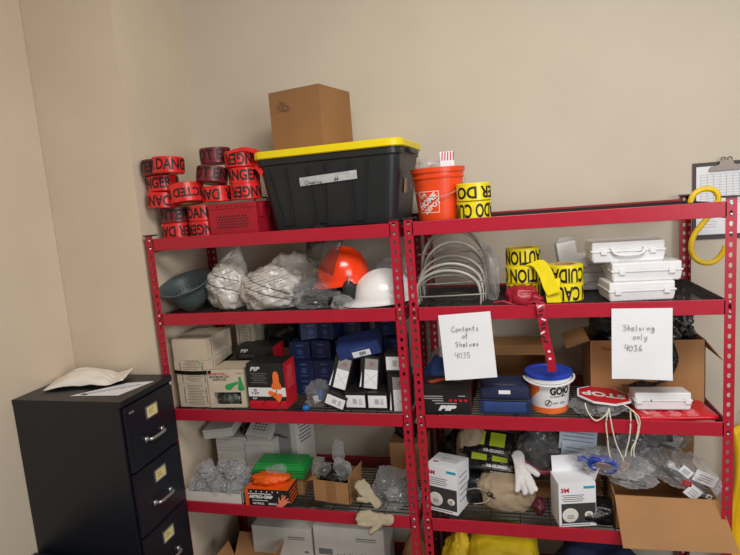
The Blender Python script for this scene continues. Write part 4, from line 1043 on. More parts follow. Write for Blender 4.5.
def gojo():
    t = thing('wipes_bucket', 'white wipes bucket with blue lid, white carry handle and orange band', 'bucket', (.573, .135, s2), 0)
    r0, r1, H = .076, .090, .160
    def rad(z): return r0 + (r1 - r0) * z / H
    bm = nb(); lathe(bm, [(r0 - .004, 0), (r0, .003), (r1, H), (r1 - .01, H)], 56); obj('tub', bm, WPLA, t)
    bm = nb(); lathe(bm, [(rad(.002) + .0006, .002), (rad(.028) + .0006, .028), (rad(.028) - .002, .028), (rad(.002) - .002, .002)], 56, closed=True); obj('orange_band', bm, ORF, t, 'orange lower label band')
    # orange label flank
    bm = nb(); n = 12; A = []
    for k in range(n + 1):
        a = -1.5 + 1.0 * k / n; top = .135; bot = .028 + .075 * (k / n)
        A.append([bm.verts.new(((rad(z) + e) * math.sin(a), -(rad(z) + e) * math.cos(a), z)) for z, e in ((bot, .0006), (top, .0006), (top, -.002), (bot, -.002))])
    for a, b in zip(A, A[1:]):
        for q in range(4): bm.faces.new((a[q], a[(q + 1) % 4], b[(q + 1) % 4], b[q]))
    bm.faces.new(A[0]); bm.faces.new(A[-1][::-1]); obj('label_flank', bm, ORF, t, 'orange side of the label')
    text_wrap(t, 'GOJO', .044, INK, r1, .102, .52, width=.096, bold=.05, taper=rad)
    text_wrap(t, 'Scrubbing Towels', .009, INKG, r1, .080, .42, width=.075, taper=rad)
    text_wrap(t, '230  225', .010, INKG, r1, .050, .45, width=.06, taper=rad)
    bm = nb(); P = [((rad(.052 + .013 * math.sin(q)) + .001) * math.sin(-.10 + .014 / .09 * math.cos(q)), -(rad(.052 + .013 * math.sin(q)) + .001) * math.cos(-.10 + .014 / .09 * math.cos(q)), .052 + .013 * math.sin(q)) for q in [2 * PI * k / 20 for k in range(20)]]
    tube(bm, P, .0012, 5, True); tube(bm, [((rad(z) + .001) * math.sin(a), -(rad(z) + .001) * math.cos(a), z) for a, z in ((-.18, .043), (-.10, .052), (-.02, .061))], .0025, 5); obj('round_symbol', bm, INK, t)
    bm = nb(); lathe(bm, [(r1 + .001, H - .022), (r1 + .006, H - .022), (r1 + .006, H - .006), (r1 + .001, H - .006)], 56, closed=True); obj('collar', bm, WPLA, t)
    bm = nb(); lathe(bm, [(r1 + .004, H - .006), (r1 + .009, H - .004), (r1 + .009, H + .008), (r1 + .004, H + .012), (r1 - .012, H + .012), (r1 - .016, H + .007), (.03, H + .007)], 56); obj('lid', bm, BLID, t, 'blue lid')
    bm = nb(); P = []
    for k in range(25):
        a = -1.45 + 3.05 * k / 24; P.append(((r1 + .014) * math.sin(a), -(r1 + .012) * math.cos(a), H - .012 - .016 * math.cos(a)))
    P.append(((r1 + .006) * math.sin(1.7), -(r1 + .006) * math.cos(1.7), H - .008)); tube(bm, P, .0045, 8, flat=1.0); obj('carry_handle', bm, WPLA, t, smooth=True)
gojo()
def openbox(name, label, cat, w, d, h, loc, rz, flaps, m=CARD, inner=CARDD, t_=.003, rot=None):
    """flaps: list of (side, length, angle from vertical outward)"""
    t = thing(name, label, cat, loc, rz, rot=rot)
    bm = nb(); box(bm, (0, 0, t_ / 2), (w, d, t_))
    for s in (-1, 1): box(bm, (s * (w / 2 - t_ / 2), 0, h / 2), (t_, d, h)); box(bm, (0, s * (d / 2 - t_ / 2), h / 2), (w, t_, h))
    obj('carton', bm, m, t)
    for side, L, ang in flaps:
        bm = nb(); n = {'l': (-1, 0), 'r': (1, 0), 'f': (0, -1), 'b': (0, 1)}[side]
        wd = (d if n[0] else w) - .004; box(bm, (0, 0, L / 2), ((t_, wd, L) if n[0] else (wd, t_, L)))
        ax = Vector((0, n[0], 0)) if n[0] else Vector((-n[1], 0, 0))
        mm = Matrix.Translation((n[0] * (w / 2 - t_ / 2), n[1] * (d / 2 - t_ / 2), h)) @ Matrix.Rotation(ang, 4, ax)
        for v in bm.verts: v.co = mm @ v.co
        obj('flap', bm, m, t)
    return t
t = openbox('cardboard_box', 'open brown cardboard box on its side behind the navy bag', 'box', .235, .21, .15, (.455, .495, s2 + .118), 0, [('b', .07, -.4), ('f', .07, 0.5), ('l', .06, .35), ('r', .06, .35)], rot=(PI / 2, 0, 0))
def blackbagbox():
    t = openbox('cardboard_box', 'tall brown cardboard box with flaps open and black bags inside', 'box', .450, .26, .275, (.975, .345, s2), .0, [('l', .10, 1.9), ('r', .11, 2.5)])
    text(t, 'WWW.CROO', .022, mat('print_box', (90, 66, 44), .8), (-.03, -.1308, .075), bold=.03)
    bm = nb(); capsule(bm, (-.17, -.1308, .245), (-.13, -.1308, .235), .010, .008, .05); obj('stamp', bm, mat('stamp_red', (190, 100, 80), .8), t)
    return t
blackbagbox()
blob('trash_bag', (.10, .10, .11), 111, BLKF, 'black plastic bag in the left half of the tall cardboard box', 'bag', (.868, .33, s2 + .225), 0, sub=5, fine=.12, base=-.9)
blob('trash_bag', (.105, .10, .105), 112, BLKF, 'black plastic bag in the right half of the tall cardboard box', 'bag', (1.075, .325, s2 + .225), 0, sub=5, fine=.12, base=-.9)
bm = nb(); ribbon(bm, [(1.04, .205, s2 + .345), (1.055, .195, s2 + .26), (1.07, .190, s2 + .18), (1.03, .190, s2 + .10), (.98, .190, s2 + .085), (.93, .200, s2 + .09)], (.045, 0, .02), .003)
tag(obj('black_strap', bm, BLKF), 'black strap hanging out of the tall cardboard box over its front', 'strap')
def stoppaddle():
    o = thing('stop_paddle', 'red STOP paddle with white lettering lying upside down on clear bags', 'sign', (.790, .125, s2 + .060), 0, rot=(-.02, .09, -.1))
    pts = [(.112 * math.cos(PI / 8 + k * PI / 4), .112 * math.sin(PI / 8 + k * PI / 4)) for k in range(8)]
    bm = nb(); prism(bm, pts, 0, .006); obj('board', bm, PAPER, o, 'white octagon board')
    bm = nb(); prism(bm, [(x * .93, y * .93) for x, y in pts], .006, .0066); obj('red_face', bm, REDB, o)
    text(o, 'STOP', .070, INKW, (0, -.0, .0070), (0, 0, PI), bold=.04)
    return o
SP = stoppaddle()
blob('plastic_bag', (.105, .075, .032), 121, CLEARG, 'flat clear bag of parts under the STOP paddle', 'bag', (.770, .10, s2 + .001), 0, sub=5, fine=.16, inner=[WPLA, GRYB])
bm = nb()
for pts in ([(.705, .02, s2 + .068), (.708, .0, s2 + .05), (.725, -.012, s2 + .02), (.745, -.012, s2 + .008), (.775, -.012, s2 + .03), (.79, -.008, s2 + .055)],
            [(.79, -.01, s2 + .06), (.778, -.014, s2 + .0), (.782, -.016, s2 - .06), (.785, -.016, s2 - .11), (.792, -.016, s2 - .145)],
            [(.79, -.01, s2 + .06), (.800, -.016, s2 - .02), (.815, -.016, s2 - .09), (.835, -.016, s2 - .14), (.84, -.016, s2 - .155)],
            [(.87, .0, s2 + .055), (.868, -.014, s2 + .0), (.862, -.016, s2 - .06), (.850, -.016, s2 - .115), (.846, -.016, s2 - .14)],
            [(.88, .0, s2 + .05), (.895, -.014, s2 + .0), (.888, -.016, s2 - .06), (.878, -.016, s2 - .11), (.880, -.016, s2 - .14)],
            [(.84, .0, s2 + .075), (.87, -.005, s2 + .055), (.90, -.014, s2 + .02), (.893, -.016, s2 - .05), (.872, -.016, s2 - .10), (.868, -.016, s2 - .135)]):
    tube(bm, smoothpts(pts, 6), .0028, 7)
wc = obj('cord', bm, ROPE, SP, 'white cords tied to the paddle', True); wc.matrix_parent_inverse = (Matrix.Translation(SP.location) @ SP.rotation_euler.to_matrix().to_4x4()).inverted()
case('single white plastic case lying on the red packet, below the Shelving only notice', (1.005, .12, s2 + .022), .09, w=.205, d=.15, h=.068, grp=None) if False else None
def case2():
    t = case('single white plastic case lying on the red packet on the third shelf', (1.000, .105, s2 + .026), .04, w=.215, d=.11, h=.070); t.rotation_euler = (-.10, 0, .04)
    bm = nb(); box(bm, (-.05, -.0762, .045), (.006, .001, .008)); obj('mark', bm, INKG, t)
case2()
def redpack():
    t = thing('red_packet', 'flat red plastic packet with fine white print under the white case', 'packet', (1.040, .100, s2), .10)
    bm = nb(); box(bm, (0, 0, .012), (.29, .17, .022), bev=.009); obj('packet', bm, REDPK, t, smooth=True)
    bm = nb(); rnd = random.Random(6)
    for k in range(12):
        for q in range(3): box(bm, (-.08 + q * .07 + rnd.uniform(-.01, .01), -.085 + k * .006, .0234), (.05 * rnd.uniform(.4, 1), .0016, .0006))
    box(bm, (-.115, -.02, .0234), (.018, .09, .0006), .3); obj('print', bm, mat('print_pink', (235, 160, 165), .6), t)
redpack()

# ================================================================ FOURTH SHELF, LEFT RACK
def wbox(label, w, d, h, loc, rz=0, rot=None, m=WBOX, grp='small white cartons on the fourth shelf'):
    t = thing('white_carton', label, 'box', loc, rz, grp, rot)
    bm = nb(); box(bm, (0, 0, h / 2), (w, d, h), bev=.001); obj('carton', bm, m, t)
    bm = nb(); box(bm, (0, -d / 2 - .0002, h * .80), (w * .99, .0006, .0012)); obj('seam', bm, INKG, t)
    return t
Yb = .37
wbox('white carton on the deck behind the tray, left column', .165, .16, .085, (-1.085, Yb, s3))
wbox('white carton second from the bottom, left column behind the tray', .165, .16, .072, (-1.085, Yb, s3 + .086))
wbox('white carton third from the bottom, left column, half covered by a leaning carton', .175, .16, .060, (-1.08, Yb, s3 + .159))
wbox('white carton on the deck behind the tray, right column', .165, .16, .085, (-.915, Yb, s3))
wbox('large white carton in the right column above the tray', .165, .16, .115, (-.915, Yb, s3 + .086))
wbox('white carton with a grey lid leaning to the left on top of the left column', .165, .15, .050, (-1.125, .315, s3 + .245), rot=(.10, -.10, .10), m=WBOX)
t = wbox('white carton with black handwriting, tilted at the top of the right column', .130, .12, .050, (-.915, .355, s3 + .225), rot=(.5, .10, .0))
bm = nb(); rw = random.Random(4)
for q in range(3):
    for k in range(4): box(bm, (-.030 + k * .019, -.020 + q * .018, .0504), (.010 + .005 * rw.random(), .007, .0006), rw.uniform(-.5, .5))
obj('marker_writing', bm, INK, t)
blob('plastic_bag', (.045, .04, .03), 131, BLKF, 'small dark wrapped item between the leaning white cartons', 'packet', (-1.0, .36, s3 + .22), 0, sub=3)
def tray():
    t = thing('tray', 'shallow white cardboard tray full of clear glasses packets', 'tray', (-1.045, .125, s3), .0)
    w, d, h = .315, .22, .055; bm = nb(); box(bm, (0, 0, .0015), (w, d, .003))
    for s in (-1, 1): box(bm, (s * (w / 2 - .0015), 0, h / 2), (.003, d, h)); box(bm, (0, s * (d / 2 - .0015), h / 2), (w, .003, h))
    obj('carton', bm, WBOX, t)
tray()
GG = 'clear packets of safety glasses heaped in the white tray'
def specs(mtx, bm):
    for s in (-1, 1):
        P = [mtx @ Vector((s * .033 + .027 * math.cos(2 * PI * k / 16), 0, .018 * math.sin(2 * PI * k / 16))) for k in range(16)]; tube(bm, P, .0016, 5, True)
        tube(bm, [mtx @ Vector((s * .060, 0, .004)), mtx @ Vector((s * .064, .05, .004)), mtx @ Vector((s * .060, .09, -.01))], .0018, 5)
gp = thing('glasses_packet', 'x', 'glasses', (0, 0, 0), 0, GG)
me = crumple_me((.055, .038, .030), 141, amp=.25, fine=.22, sub=4); obj('clear_pouch', me, CLEAR, gp, smooth=True)
bm = nb(); specs(Matrix.Translation((0, -.02, .030)) @ Matrix.Diagonal((.7, .5, .8, 1)), bm); obj('spectacles', bm, mat('specs_grey', (60, 62, 66), .2), gp, smooth=True)
rnd = random.Random(12); k = 0
glb = 'clear plastic packet of safety glasses in the heap on the white tray'
for z, n in ((.006, 6), (.045, 6), (.082, 5), (.115, 3)):
    for i in range(n):
        for yy in ((.075, .165) if z < .08 else (.12,)):
            x = -1.17 + (i + .5) * .26 / n + rnd.uniform(-.012, .012); y = yy + rnd.uniform(-.012, .012); rt = (rnd.uniform(-.5, .5), rnd.uniform(-.4, .4), rnd.uniform(0, 6.2))
            if k == 0: gp.location = (x, y, s3 + z); gp.rotation_euler = rt; gp['label'] = glb
            else: dup(gp, (x, y, s3 + z), rt, glb, GG)
            k += 1
def shipbox():
    t = thing('shipping_carton', 'tall grey and white shipping carton with black print on its side', 'box', (-.790, .435, s3), -.30)
    w, d, h = .215, .155, .315; bm = nb(); box(bm, (0, 0, h / 2), (w, d, h), bev=.001); obj('carton', bm, WBOX, t)
    bm = nb(); box(bm, (-.0, -d / 2 - .0003, h / 2), (w * .64, .0008, h)); obj('grey_panel', bm, GRYB, t, 'grey front panel')
    text(t, 'swiftbox', .024, INK, (-.005, -d / 2 - .0012, .205), sx=1.3, bold=.03)
    bm = nb()
    for r in range(6): box(bm, (w / 2 + .0004, .0, h - .04 - r * .020), (.0008, d * .7 * (1 - .08 * (r % 3)), .007))
    obj('side_print', bm, INKG, t)
shipbox()
def greencase():
    t = thing('green_case', 'bright green plastic case lying behind the box of orange gloves', 'case', (-.735, .190, s3 + .088), .04)
    bm = nb(); frus(bm, .265, .14, .275, .15, 0, .042); frus(bm, .275, .15, .245, .12, .042, .075); bmesh.ops.bevel(bm, geom=bm.edges[:], offset=.006, segments=2, affect='EDGES'); obj('shell', bm, GREEN, t)
    bm = nb(); box(bm, (0, 0, .042), (.282, .157, .006), bev=.002); obj('rim', bm, GREEN, t)
greencase()
carton('cardboard_box', 'brown box holding up the green case behind the glove box', 'box', .24, .12, .087, (-.735, .200, s3), .0, CARDD)
def astro():
    t = thing('glove_box', 'black and orange disposable glove box with orange gloves showing', 'box', (-.752, .065, s3), .02)
    w, d, h = .230, .115, .092; bm = nb(); box(bm, (0, 0, h / 2), (w, d, h), bev=.001); obj('carton', bm, BLKB, t)
    F = -d / 2 - .0006
    bm = nb(); box(bm, (-w / 2 + .012, F, h / 2), (.018, .0008, h)); box(bm, (0, 0, h + .0003), (w * .98, d * .98, .0006)); obj('orange_panel', bm, ORG, t, 'orange edge panels')
    bm = nb(); 
    for k in range(6): lathe(bm, [(.0035, 0), (.0035, .0006)], 8, Matrix.Translation((-.08 + k * .028, F, h - .010)) @ FRONT)
    for r in range(1): box(bm, (-.035, F, h - .022), (.12, .0006, .004)); box(bm, (-.035, F, .036), (.08, .0006, .003))
    obj('small_print', bm, INKW, t)
    text(t, 'ASTRO-GRIP', .021, INKW, (-.03, F, .054), sx=1.05, bold=.05); text(t, 'NITRILE     SMALL', .014, INKW, (-.01, F, .020), sx=1.2)
    bm = nb(); me = glove_me(.085, .35, seed=2); me.transform(Matrix.Translation((.066, F, .012)) @ Matrix.Rotation(.7, 4, 'Y') @ FRONT @ Matrix.Diagonal((1, 1, .03, 1))); obj('hand_picture', me, mat('hand_print', (230, 130, 100), .6), t, 'printed orange hand')
    bm = nb()
    for r in range(4): box(bm, (w / 2 + .0004, 0, .02 + r * .018), (.0008, d * .8, .006))
    obj('side_stripe', bm, ORG, t)
astro()
blob('rubber_glove', (.085, .045, .028), 151, ORG, 'crumpled orange rubber glove lying on the glove box', 'glove', (-.760, .075, s3 + .0935), .1, sub=4, fine=.18)
blob('plastic_bag', (.05, .035, .022), 152, CLEAR, 'small clear packet lying on the orange gloves', 'bag', (-.735, .115, s3 + .125), .1, sub=4, fine=.18)
t = openbox('cardboard_box', 'small open brown cardboard box of dark plastic packets on the fourth shelf', 'box', .190, .17, .110, (-.437, .17, s3), -.12, [('r', .035, .15), ('l', .035, 1.9)])
bm = nb(); box(bm, (0, -.0856, .055), (.05, .0008, .110)); obj('packing_tape', bm, CARDD, t, 'strip of brown tape')
blob('packet', (.075, .065, .075), 161, BLKF, 'dark plastic packet filling the small cardboard box', 'packet', (-.445, .17, s3 + .025), 0, sub=4, fine=.14)
blob('packet', (.05, .03, .055), 162, CLEAR, 'clear and white packet on the right in the small cardboard box', 'packet', (-.405, .145, s3 + .10), -.3, sub=4, fine=.12)
blob('packet', (.028, .022, .065), 163, CLEAR, 'white packet sticking up from the small cardboard box', 'packet', (-.435, .20, s3 + .15), .4, sub=4, fine=.15)
blob('packet', (.05, .04, .04), 164, CLEARG, 'grey clear packet on the left in the small cardboard box', 'packet', (-.495, .16, s3 + .095), .4, sub=4, fine=.15)
carton('white_box', 'small pale box with a green edge between the green case and the cardboard box', 'box', .05, .08, .09, (-.60, .33, s3), 0, WBOX)
carton('cardboard_box', 'brown box standing at the back beside the right posts, fourth shelf', 'box', .19, .16, .19, (-.115, .44, s3), 0, CARD)
blob('black_bag', (.06, .05, .05), 165, BLKF, 'black bag on the rear cardboard box below the third shelf', 'bag', (-.13, .44, s3 + .19), 0, sub=4)
blob('plastic_bag', (.105, .085, .085), 171, CLEARG, 'grey clear plastic bag bulging by the right posts, fourth shelf', 'bag', (-.135, .12, s3 + .001), .2, sub=5, fine=.15, neck=(-.2, .2, .3), inner=[BLKF, GRYB])
def put_glove(me, m, label, loc, rot, grp=None):
    o = obj('work_glove', me, m, smooth=True); tag(o, label, 'glove', grp); o.location = loc; o.rotation_euler = rot; return o
gk = glove_me(.17, .03, seed=5, fat=1.4)
put_glove(gk, KNIT, 'cream knit glove hanging over the front beam of the fourth shelf', (-.165, -.002, s3 - .012), (0, -.95, 1.60))
put_glove(glove_me(.15, .03, seed=6, fat=1.45), KNIT, 'cream knit glove propped against the small cardboard box', (-.225, .05, s3 + .045), (.75, -.5, .75))

# ================================================================ FOURTH SHELF, RIGHT RACK
def maskbox(label, loc, w, d, h, rz, front='panel', rx=0, flap=False):
    t = thing('respirator_box', label, 'box', loc, 0, rot=(rx, 0, rz))
    bm = nb(); box(bm, (0, 0, h / 2), (w, d, h), bev=.001); obj('carton', bm, PAPER, t)
    F = -d / 2 - .0006
    bm = nb(); box(bm, (.004, F, h * .31), (w * .92, .0008, h * .46)); p = obj('photo_panel', bm, PHOT, t, 'dark photo panel')
    for x, r in ((-w * .20, .034), (w * .30, .018)):
        bm = nb(); bmesh.ops.create_uvsphere(bm, u_segments=20, v_segments=12, radius=r)
        for v in bm.verts: v.co = Vector((v.co.x + x, F - .0006 + v.co.y * .05, v.co.z * (.85 + .1 * (x < 0)) + h * .27))
        q = obj('mask_picture', bm, MASKW, p, smooth=True)
        bm = nb()
        for k in range(3): box(bm, (x, F - .0028, h * .27 - r * .35 + k * .006), (r * .8, .0006, .002))
        obj('mask_print', bm, INKG, q)
    text(t, '3M', .026, INKR, (-w * .33, F, h * .84), sx=1.1, bold=.035)
    bm = nb()
    for r in range(4): box(bm, (-w * .12, F, h * (.73 - r * .045)), (w * (.62 - .1 * (r % 2)), .0006, .0028))
    box(bm, (-.01, F, h * .045), (w * .8, .0006, .003)); obj('small_print', bm, INKG, t)
    bm = nb(); box(bm, (w * .32, F, h * .90), (w * .30, .0008, h * .055)); obj('blue_band', bm, CYAN, t)
    bm = nb()
    for r in range(5): box(bm, (w / 2 + .0003, 0, h * (.25 + r * .13)), (.0008, d * .6, .004))
    obj('side_print', bm, INKG, t)
    if flap:
        bm = nb(); box(bm, (-w * .02, .0, .035), (w * .86, .0015, .070)); mm = Matrix.Translation((0, d / 2 - .004, h)) @ Matrix.Rotation(-.15, 4, 'X')
        for v in bm.verts: v.co = mm @ v.co
        obj('flap', bm, PAPER, t)
        bm = nb(); box(bm, (0, 0, .03), (.0015, d * .85, .06)); mm = Matrix.Translation((w / 2 - .002, 0, h)) @ Matrix.Rotation(.35, 4, 'Y')
        for v in bm.verts: v.co = mm @ v.co
        obj('flap', bm, PAPER, t)
    else:
        text(t, '3M', .02, INKR, (-w * .3, -d * .2, h + .0004), (0, 0, 0), bold=.06)
        bm = nb()
        for r in range(5): box(bm, (.01, -d * .1 + r * .01, h + .0004), (w * .6, .002, .0006))
        obj('top_print', bm, INKG, t)
    return t
maskbox('white respirator box at the left end of the fourth shelf, tilted back', (.112, .125, s3 + .004), .150, .145, .215, -.30, rx=-.06)
maskbox('white respirator box with open flaps in the middle of the fourth shelf', (.655, .090, s3), .155, .115, .195, .22, flap=True)
for i, (x, y, z, sx, sy, sz, sd, lb) in enumerate(((.378, .18, 0, .122, .10, .085, 181, 'tan canvas bag with black letters under the white gloves'), (.215, .33, 0, .075, .08, .18, 182, 'upright tan canvas bag behind the left respirator box'))):
    t = thing('canvas_bag', lb, 'bag', (x, y, s3 + .001), 0)
    me = crumple_me((sx, sy, sz), sd, amp=.14, fine=.045, sub=5, sq=.75); o = obj('bag_body', me, TAN, t, smooth=True)
    from mathutils.bvhtree import BVHTree
    bv = BVHTree.FromPolygons([v.co for v in me.vertices], [p.vertices for p in me.polygons])
    tm = text_mesh('GL' if i == 0 else 'GLOVE', .030, .05); cx, cz = (-.070, sz * 1.02) if i == 0 else (-.01, sz * 1.15)
    for v in tm.vertices:
        h = bv.ray_cast(Vector((v.co.x + cx, -1, v.co.y + cz)), Vector((0, 1, 0)))[0]; yy = h.y if h else -sy * .8
        v.co = Vector((v.co.x + cx, yy - .0015 - v.co.z, v.co.y + cz))
    obj('lettering', tm, INK, t)
def pack(label, loc, rot):
    t = thing('glove_packet', label, 'packet', loc, 0, 'black and lime glove packets at the back of the fourth shelf', rot)
    bm = nb(); box(bm, (0, 0, .012), (.225, .13, .024), bev=.008); obj('packet', bm, BLKF, t, smooth=True)
    for x in (-.055, .04):
        bm = nb(); box(bm, (x, .015, .0245), (.07, .07, .0015)); obj('lime_window', bm, LIME, t, 'lime green window')
    text(t, 'HI-GUARD', .020, INKW, (.03, -.045, .0254), (0, 0, 0), bold=.05)
    text(t, 'M-GARD', .015, INKW, (.03, -.0662, .012), (PI / 2, 0, 0), bold=.05)
pack('black glove packet with lime windows, upper one of the pair', (.300, .29, s3 + .235), (.65, .08, -.12))
pack('black glove packet lettered in white, under the other one', (.310, .235, s3 + .185), (.65, .06, -.06))
blob('glove_bundle', (.13, .12, .13), 191, BLKF, 'black bundle at the back holding up the glove packets', 'clothing', (.33, .37, s3 + .001), 0, sub=4)
put_glove(glove_me(.185, .16, seed=9, fat=1.45), LEATH, 'white leather glove with spread fingers lying on the tan bag', (.435, .165, s3 + .212), (-.95, .1, 3.35))
blob('plastic_bag', (.12, .10, .13), 201, CLEARG, 'clear bag holding a black and maroon respirator, behind the open respirator box', 'bag', (.545, .29, s3 + .085), .2, sub=5, fine=.13)
blob('respirator', (.105, .08, .085), 202, mat('black_rubber', (30, 30, 32), .5), 'black rubber respirator inside the clear bag', 'respirator', (.545, .28, s3 + .12), .2, sub=4, fine=.06)
bm = nb(); tube(bm, smoothpts([(.44, .20, s3 + .215), (.49, .175, s3 + .185), (.545, .165, s3 + .165), (.60, .175, s3 + .195), (.64, .2, s3 + .235)], 6), .009, 8, flat=1.5); tag(obj('maroon_band', bm, mat('maroon_trim', (120, 40, 54), .5), smooth=True), 'maroon band curving across the bagged respirator', 'strap')
carton('cardboard_box', 'brown box at the back under the bagged respirator', 'box', .20, .14, .085, (.545, .32, s3), 0, CARDD)
blob('black_pouch', (.09, .07, .07), 203, BLKF, 'black crumpled pouch on the deck between the respirator box and the tan bag', 'pouch', (.245, .20, s3 + .001), 0, sub=4)
bm = nb(); tube(bm, smoothpts([(.20, .10, s3 + .10), (.25, .09, s3 + .115), (.30, .10, s3 + .09), (.29, .08, s3 + .06), (.23, .07, s3 + .05)], 6), .003, 6); tag(obj('grey_cord', bm, GREYM, smooth=True), 'thin grey cord looping over the black pouch', 'cord')
def maroonmask():
    o = blob('half_mask', (.030, .035, .040), 204, mat('maroon_rubber', (84, 28, 40), .45), 'maroon rubber half mask beside the open respirator box', 'respirator', (.515, .12, s3 + .001), .2, sub=4, fine=.05)
maroonmask()
blob('black_bundle', (.10, .06, .05), 205, BLKF, 'black folded item on the deck between the open respirator box and the cardboard box', 'clothing', (.765, .10, s3 + .001), .1, sub=4)
blob('black_bundle', (.12, .06, .15), 206, BLKF, 'large black bundle at the back in the middle of the fourth shelf', 'clothing', (.545, .475, s3 + .001), 0, sub=4)
blob('black_bundle', (.07, .06, .12), 207, BLKF, 'black bundle at the back left corner of the fourth shelf, right rack', 'clothing', (.12, .46, s3 + .001), 0, sub=4)
# blister packs
def blister(label, loc, rot, w=.16, h=.10):
    t = thing('blister_pack', label, 'packet', loc, 0, 'pale blue packs at the back of the fourth shelf', rot)
    bm = nb(); box(bm, (0, 0, h / 2), (w, .012, h), bev=.003); obj('pack', bm, mat('pack_pale', (188, 200, 214), .35), t)
    bm = nb()
    for r in range(4): box(bm, (0, -.0064, h * (.25 + r * .18)), (w * .8, .0008, .004))
    obj('print', bm, mat('pack_ink', (110, 130, 160), .6), t)
blister('pale blue pack standing highest behind the blue goggles', (.690, .22, s3 + .255), (-.1, .10, 0))
blister('pale blue pack below the highest one, behind the blue goggles', (.695, .205, s3 + .195), (-.1, .12, 0), h=.09)
carton('cardboard_box', 'brown box at the back under the pale blue packs', 'box', .17, .12, .19, (.70, .26, s3), 0, CARDD)
def goggles():
    t = thing('safety_goggles', 'blue strapped safety goggles in a clear bag above the open cardboard box', 'goggles', (.815, .125, s3 + .21), 0, rot=(.1, .12, -.1))
    me = crumple_me((.14, .06, .055), 211, amp=.2, fine=.15, sub=5); obj('clear_bag', me, CLEAR, t, smooth=True)
    BG = mat('goggle_blue', (30, 60, 170), .35)
    gb = obj('goggle_body', crumple_me((.062, .030, .032), 212, amp=.08, fine=.03, sub=4), BG, t, 'blue goggle skirt', True); gb.location = (-.04, -.025, .024)
    bm = nb(); capsule(bm, (-.058, -.057, .052), (-.022, -.057, .052), .017, .017, 1.0)
    for v in bm.verts: v.co.y = -.057 + (v.co.y + .057) * .3
    obj('lens', bm, mat('lens_grey', (120, 104, 100), .1), t, 'grey lens', True)
    bm = nb()
    for s in (-1, 1):
        tube(bm, [(s * .026 - .04 + .026 * math.cos(2 * PI * k / 20), -.050, .050 + .022 * math.sin(2 * PI * k / 20)) for k in range(20)], .0085, 6, True)
    obj('goggle_frame', bm, BG, t, 'blue goggle frame', True)
    bm = nb(); ribbon(bm, [(-.085, -.045, .05), (-.11, -.04, .055), (-.14, -.03, .045)], (0, 0, .025), .003); obj('strap', bm, BG, t)
goggles()
def bagcard(label, loc, rot, size, seed, m=CLEAR, cards=()):
    t = thing('plastic_bag', label, 'bag', loc, 0, rot=rot)
    me = crumple_me(size, seed, amp=.22, fine=.14, sub=5); obj('film', me, m, t, smooth=True)
    add_inner(t, size, seed, [MATS['grey_carton'], BLKF, MATS['white_plastic'], GREYM, BLKF])
    for (x, z, w, h, a, mt) in cards:
        bm = nb(); mm = Matrix.Translation((x, -size[1] * 1.02, z)) @ Matrix.Rotation(a, 4, 'Y'); box(bm, (0, 0, 0), (w, .002, h), m=mm)
        c = obj('card_label', bm, mt, t, 'printed insert card')
        bm = nb()
        for r in range(3): box(bm, (0, -.0018, h * (-.22 + r * .2)), (w * .6, .0006, .0022), m=mm)
        obj('print', bm, INKG, c)
    return t
bagcard('large clear bag with white and red cards inside by the right post', (1.075, .17, s3 + .150), (0, .42, 0), (.16, .08, .075), 221, cards=((-.02, .09, .05, .035, .3, PAPER), (.055, .095, .085, .05, .0, PAPER), (.005, .045, .035, .022, -.2, REDPK), (.04, .02, .055, .052, .3, PAPER), (.10, .03, .02, .018, 0, PAPER)))
bagcard('clear bag bulging in the middle above the open cardboard box', (.905, .22, s3 + .185), (0, .2, 0), (.10, .08, .085), 222, m=CLEARG, cards=((-.04, .04, .03, .035, .2, mat('card_pink', (190, 150, 140), .6)),))
bagcard('clear bag at the back under the third shelf, above the printed cards', (1.02, .33, s3 + .24), (0, 0, 0), (.14, .10, .085), 223, m=CLEARG)
blob('plastic_bag', (.05, .05, .05), 224, CLEARG, 'smoky clear bag at the upper right, behind the bag of cards', 'bag', (1.13, .37, s3 + .27), 0, sub=4)
bagcard('small clear bag in the opening of the cardboard box', (.90, .12, s3 + .155), (0, 0, 0), (.085, .045, .032), 225)
blob('packing_bag', (.12, .08, .05), 226, CLEARG, 'grey clear bag on the deck behind the open respirator box', 'bag', (.70, .33 - .13, s3 + .10), 0, sub=4) if False else None
def bigbox():
    t = thing('cardboard_box', 'open brown cardboard box at the right end, wide flap hanging down in front', 'box', (1.005, .19, s3), 0)
    w, d, h = .385, .31, .152; th = .004
    bm = nb(); box(bm, (0, 0, th / 2), (w, d, th))
    for s in (-1, 1): box(bm, (s * (w / 2 - th / 2), 0, h / 2), (th, d, h)); box(bm, (0, s * (d / 2 - th / 2), h / 2), (w, th, h))
    obj('carton', bm, CARD, t)
    bm = nb(); y0 = -d / 2; y1 = -d / 2 - .085
    q = [(-w / 2, y0, h), (w / 2, y0, h + .004), (w / 2 + .045, y1, -.012), (-w / 2 + .015, y1, -.026)]
    a = [bm.verts.new(p) for p in q]; b = [bm.verts.new((p[0], p[1] - .004, p[2])) for p in q]; bm.faces.new(a); bm.faces.new(b[::-1])
    for k in range(4): bm.faces.new((a[k], a[(k + 1) % 4], b[(k + 1) % 4], b[k]))
    obj('flap', bm, CARD, t, 'wide front flap')
    bm = nb(); box(bm, (0, 0, .12), (w - .01, .004, .24)); mm = Matrix.Translation((0, d / 2 - .003, h)) @ Matrix.Rotation(.1, 4, 'X')
    for v in bm.verts: v.co = mm @ v.co
    obj('flap', bm, CARDD, t)
bigbox()

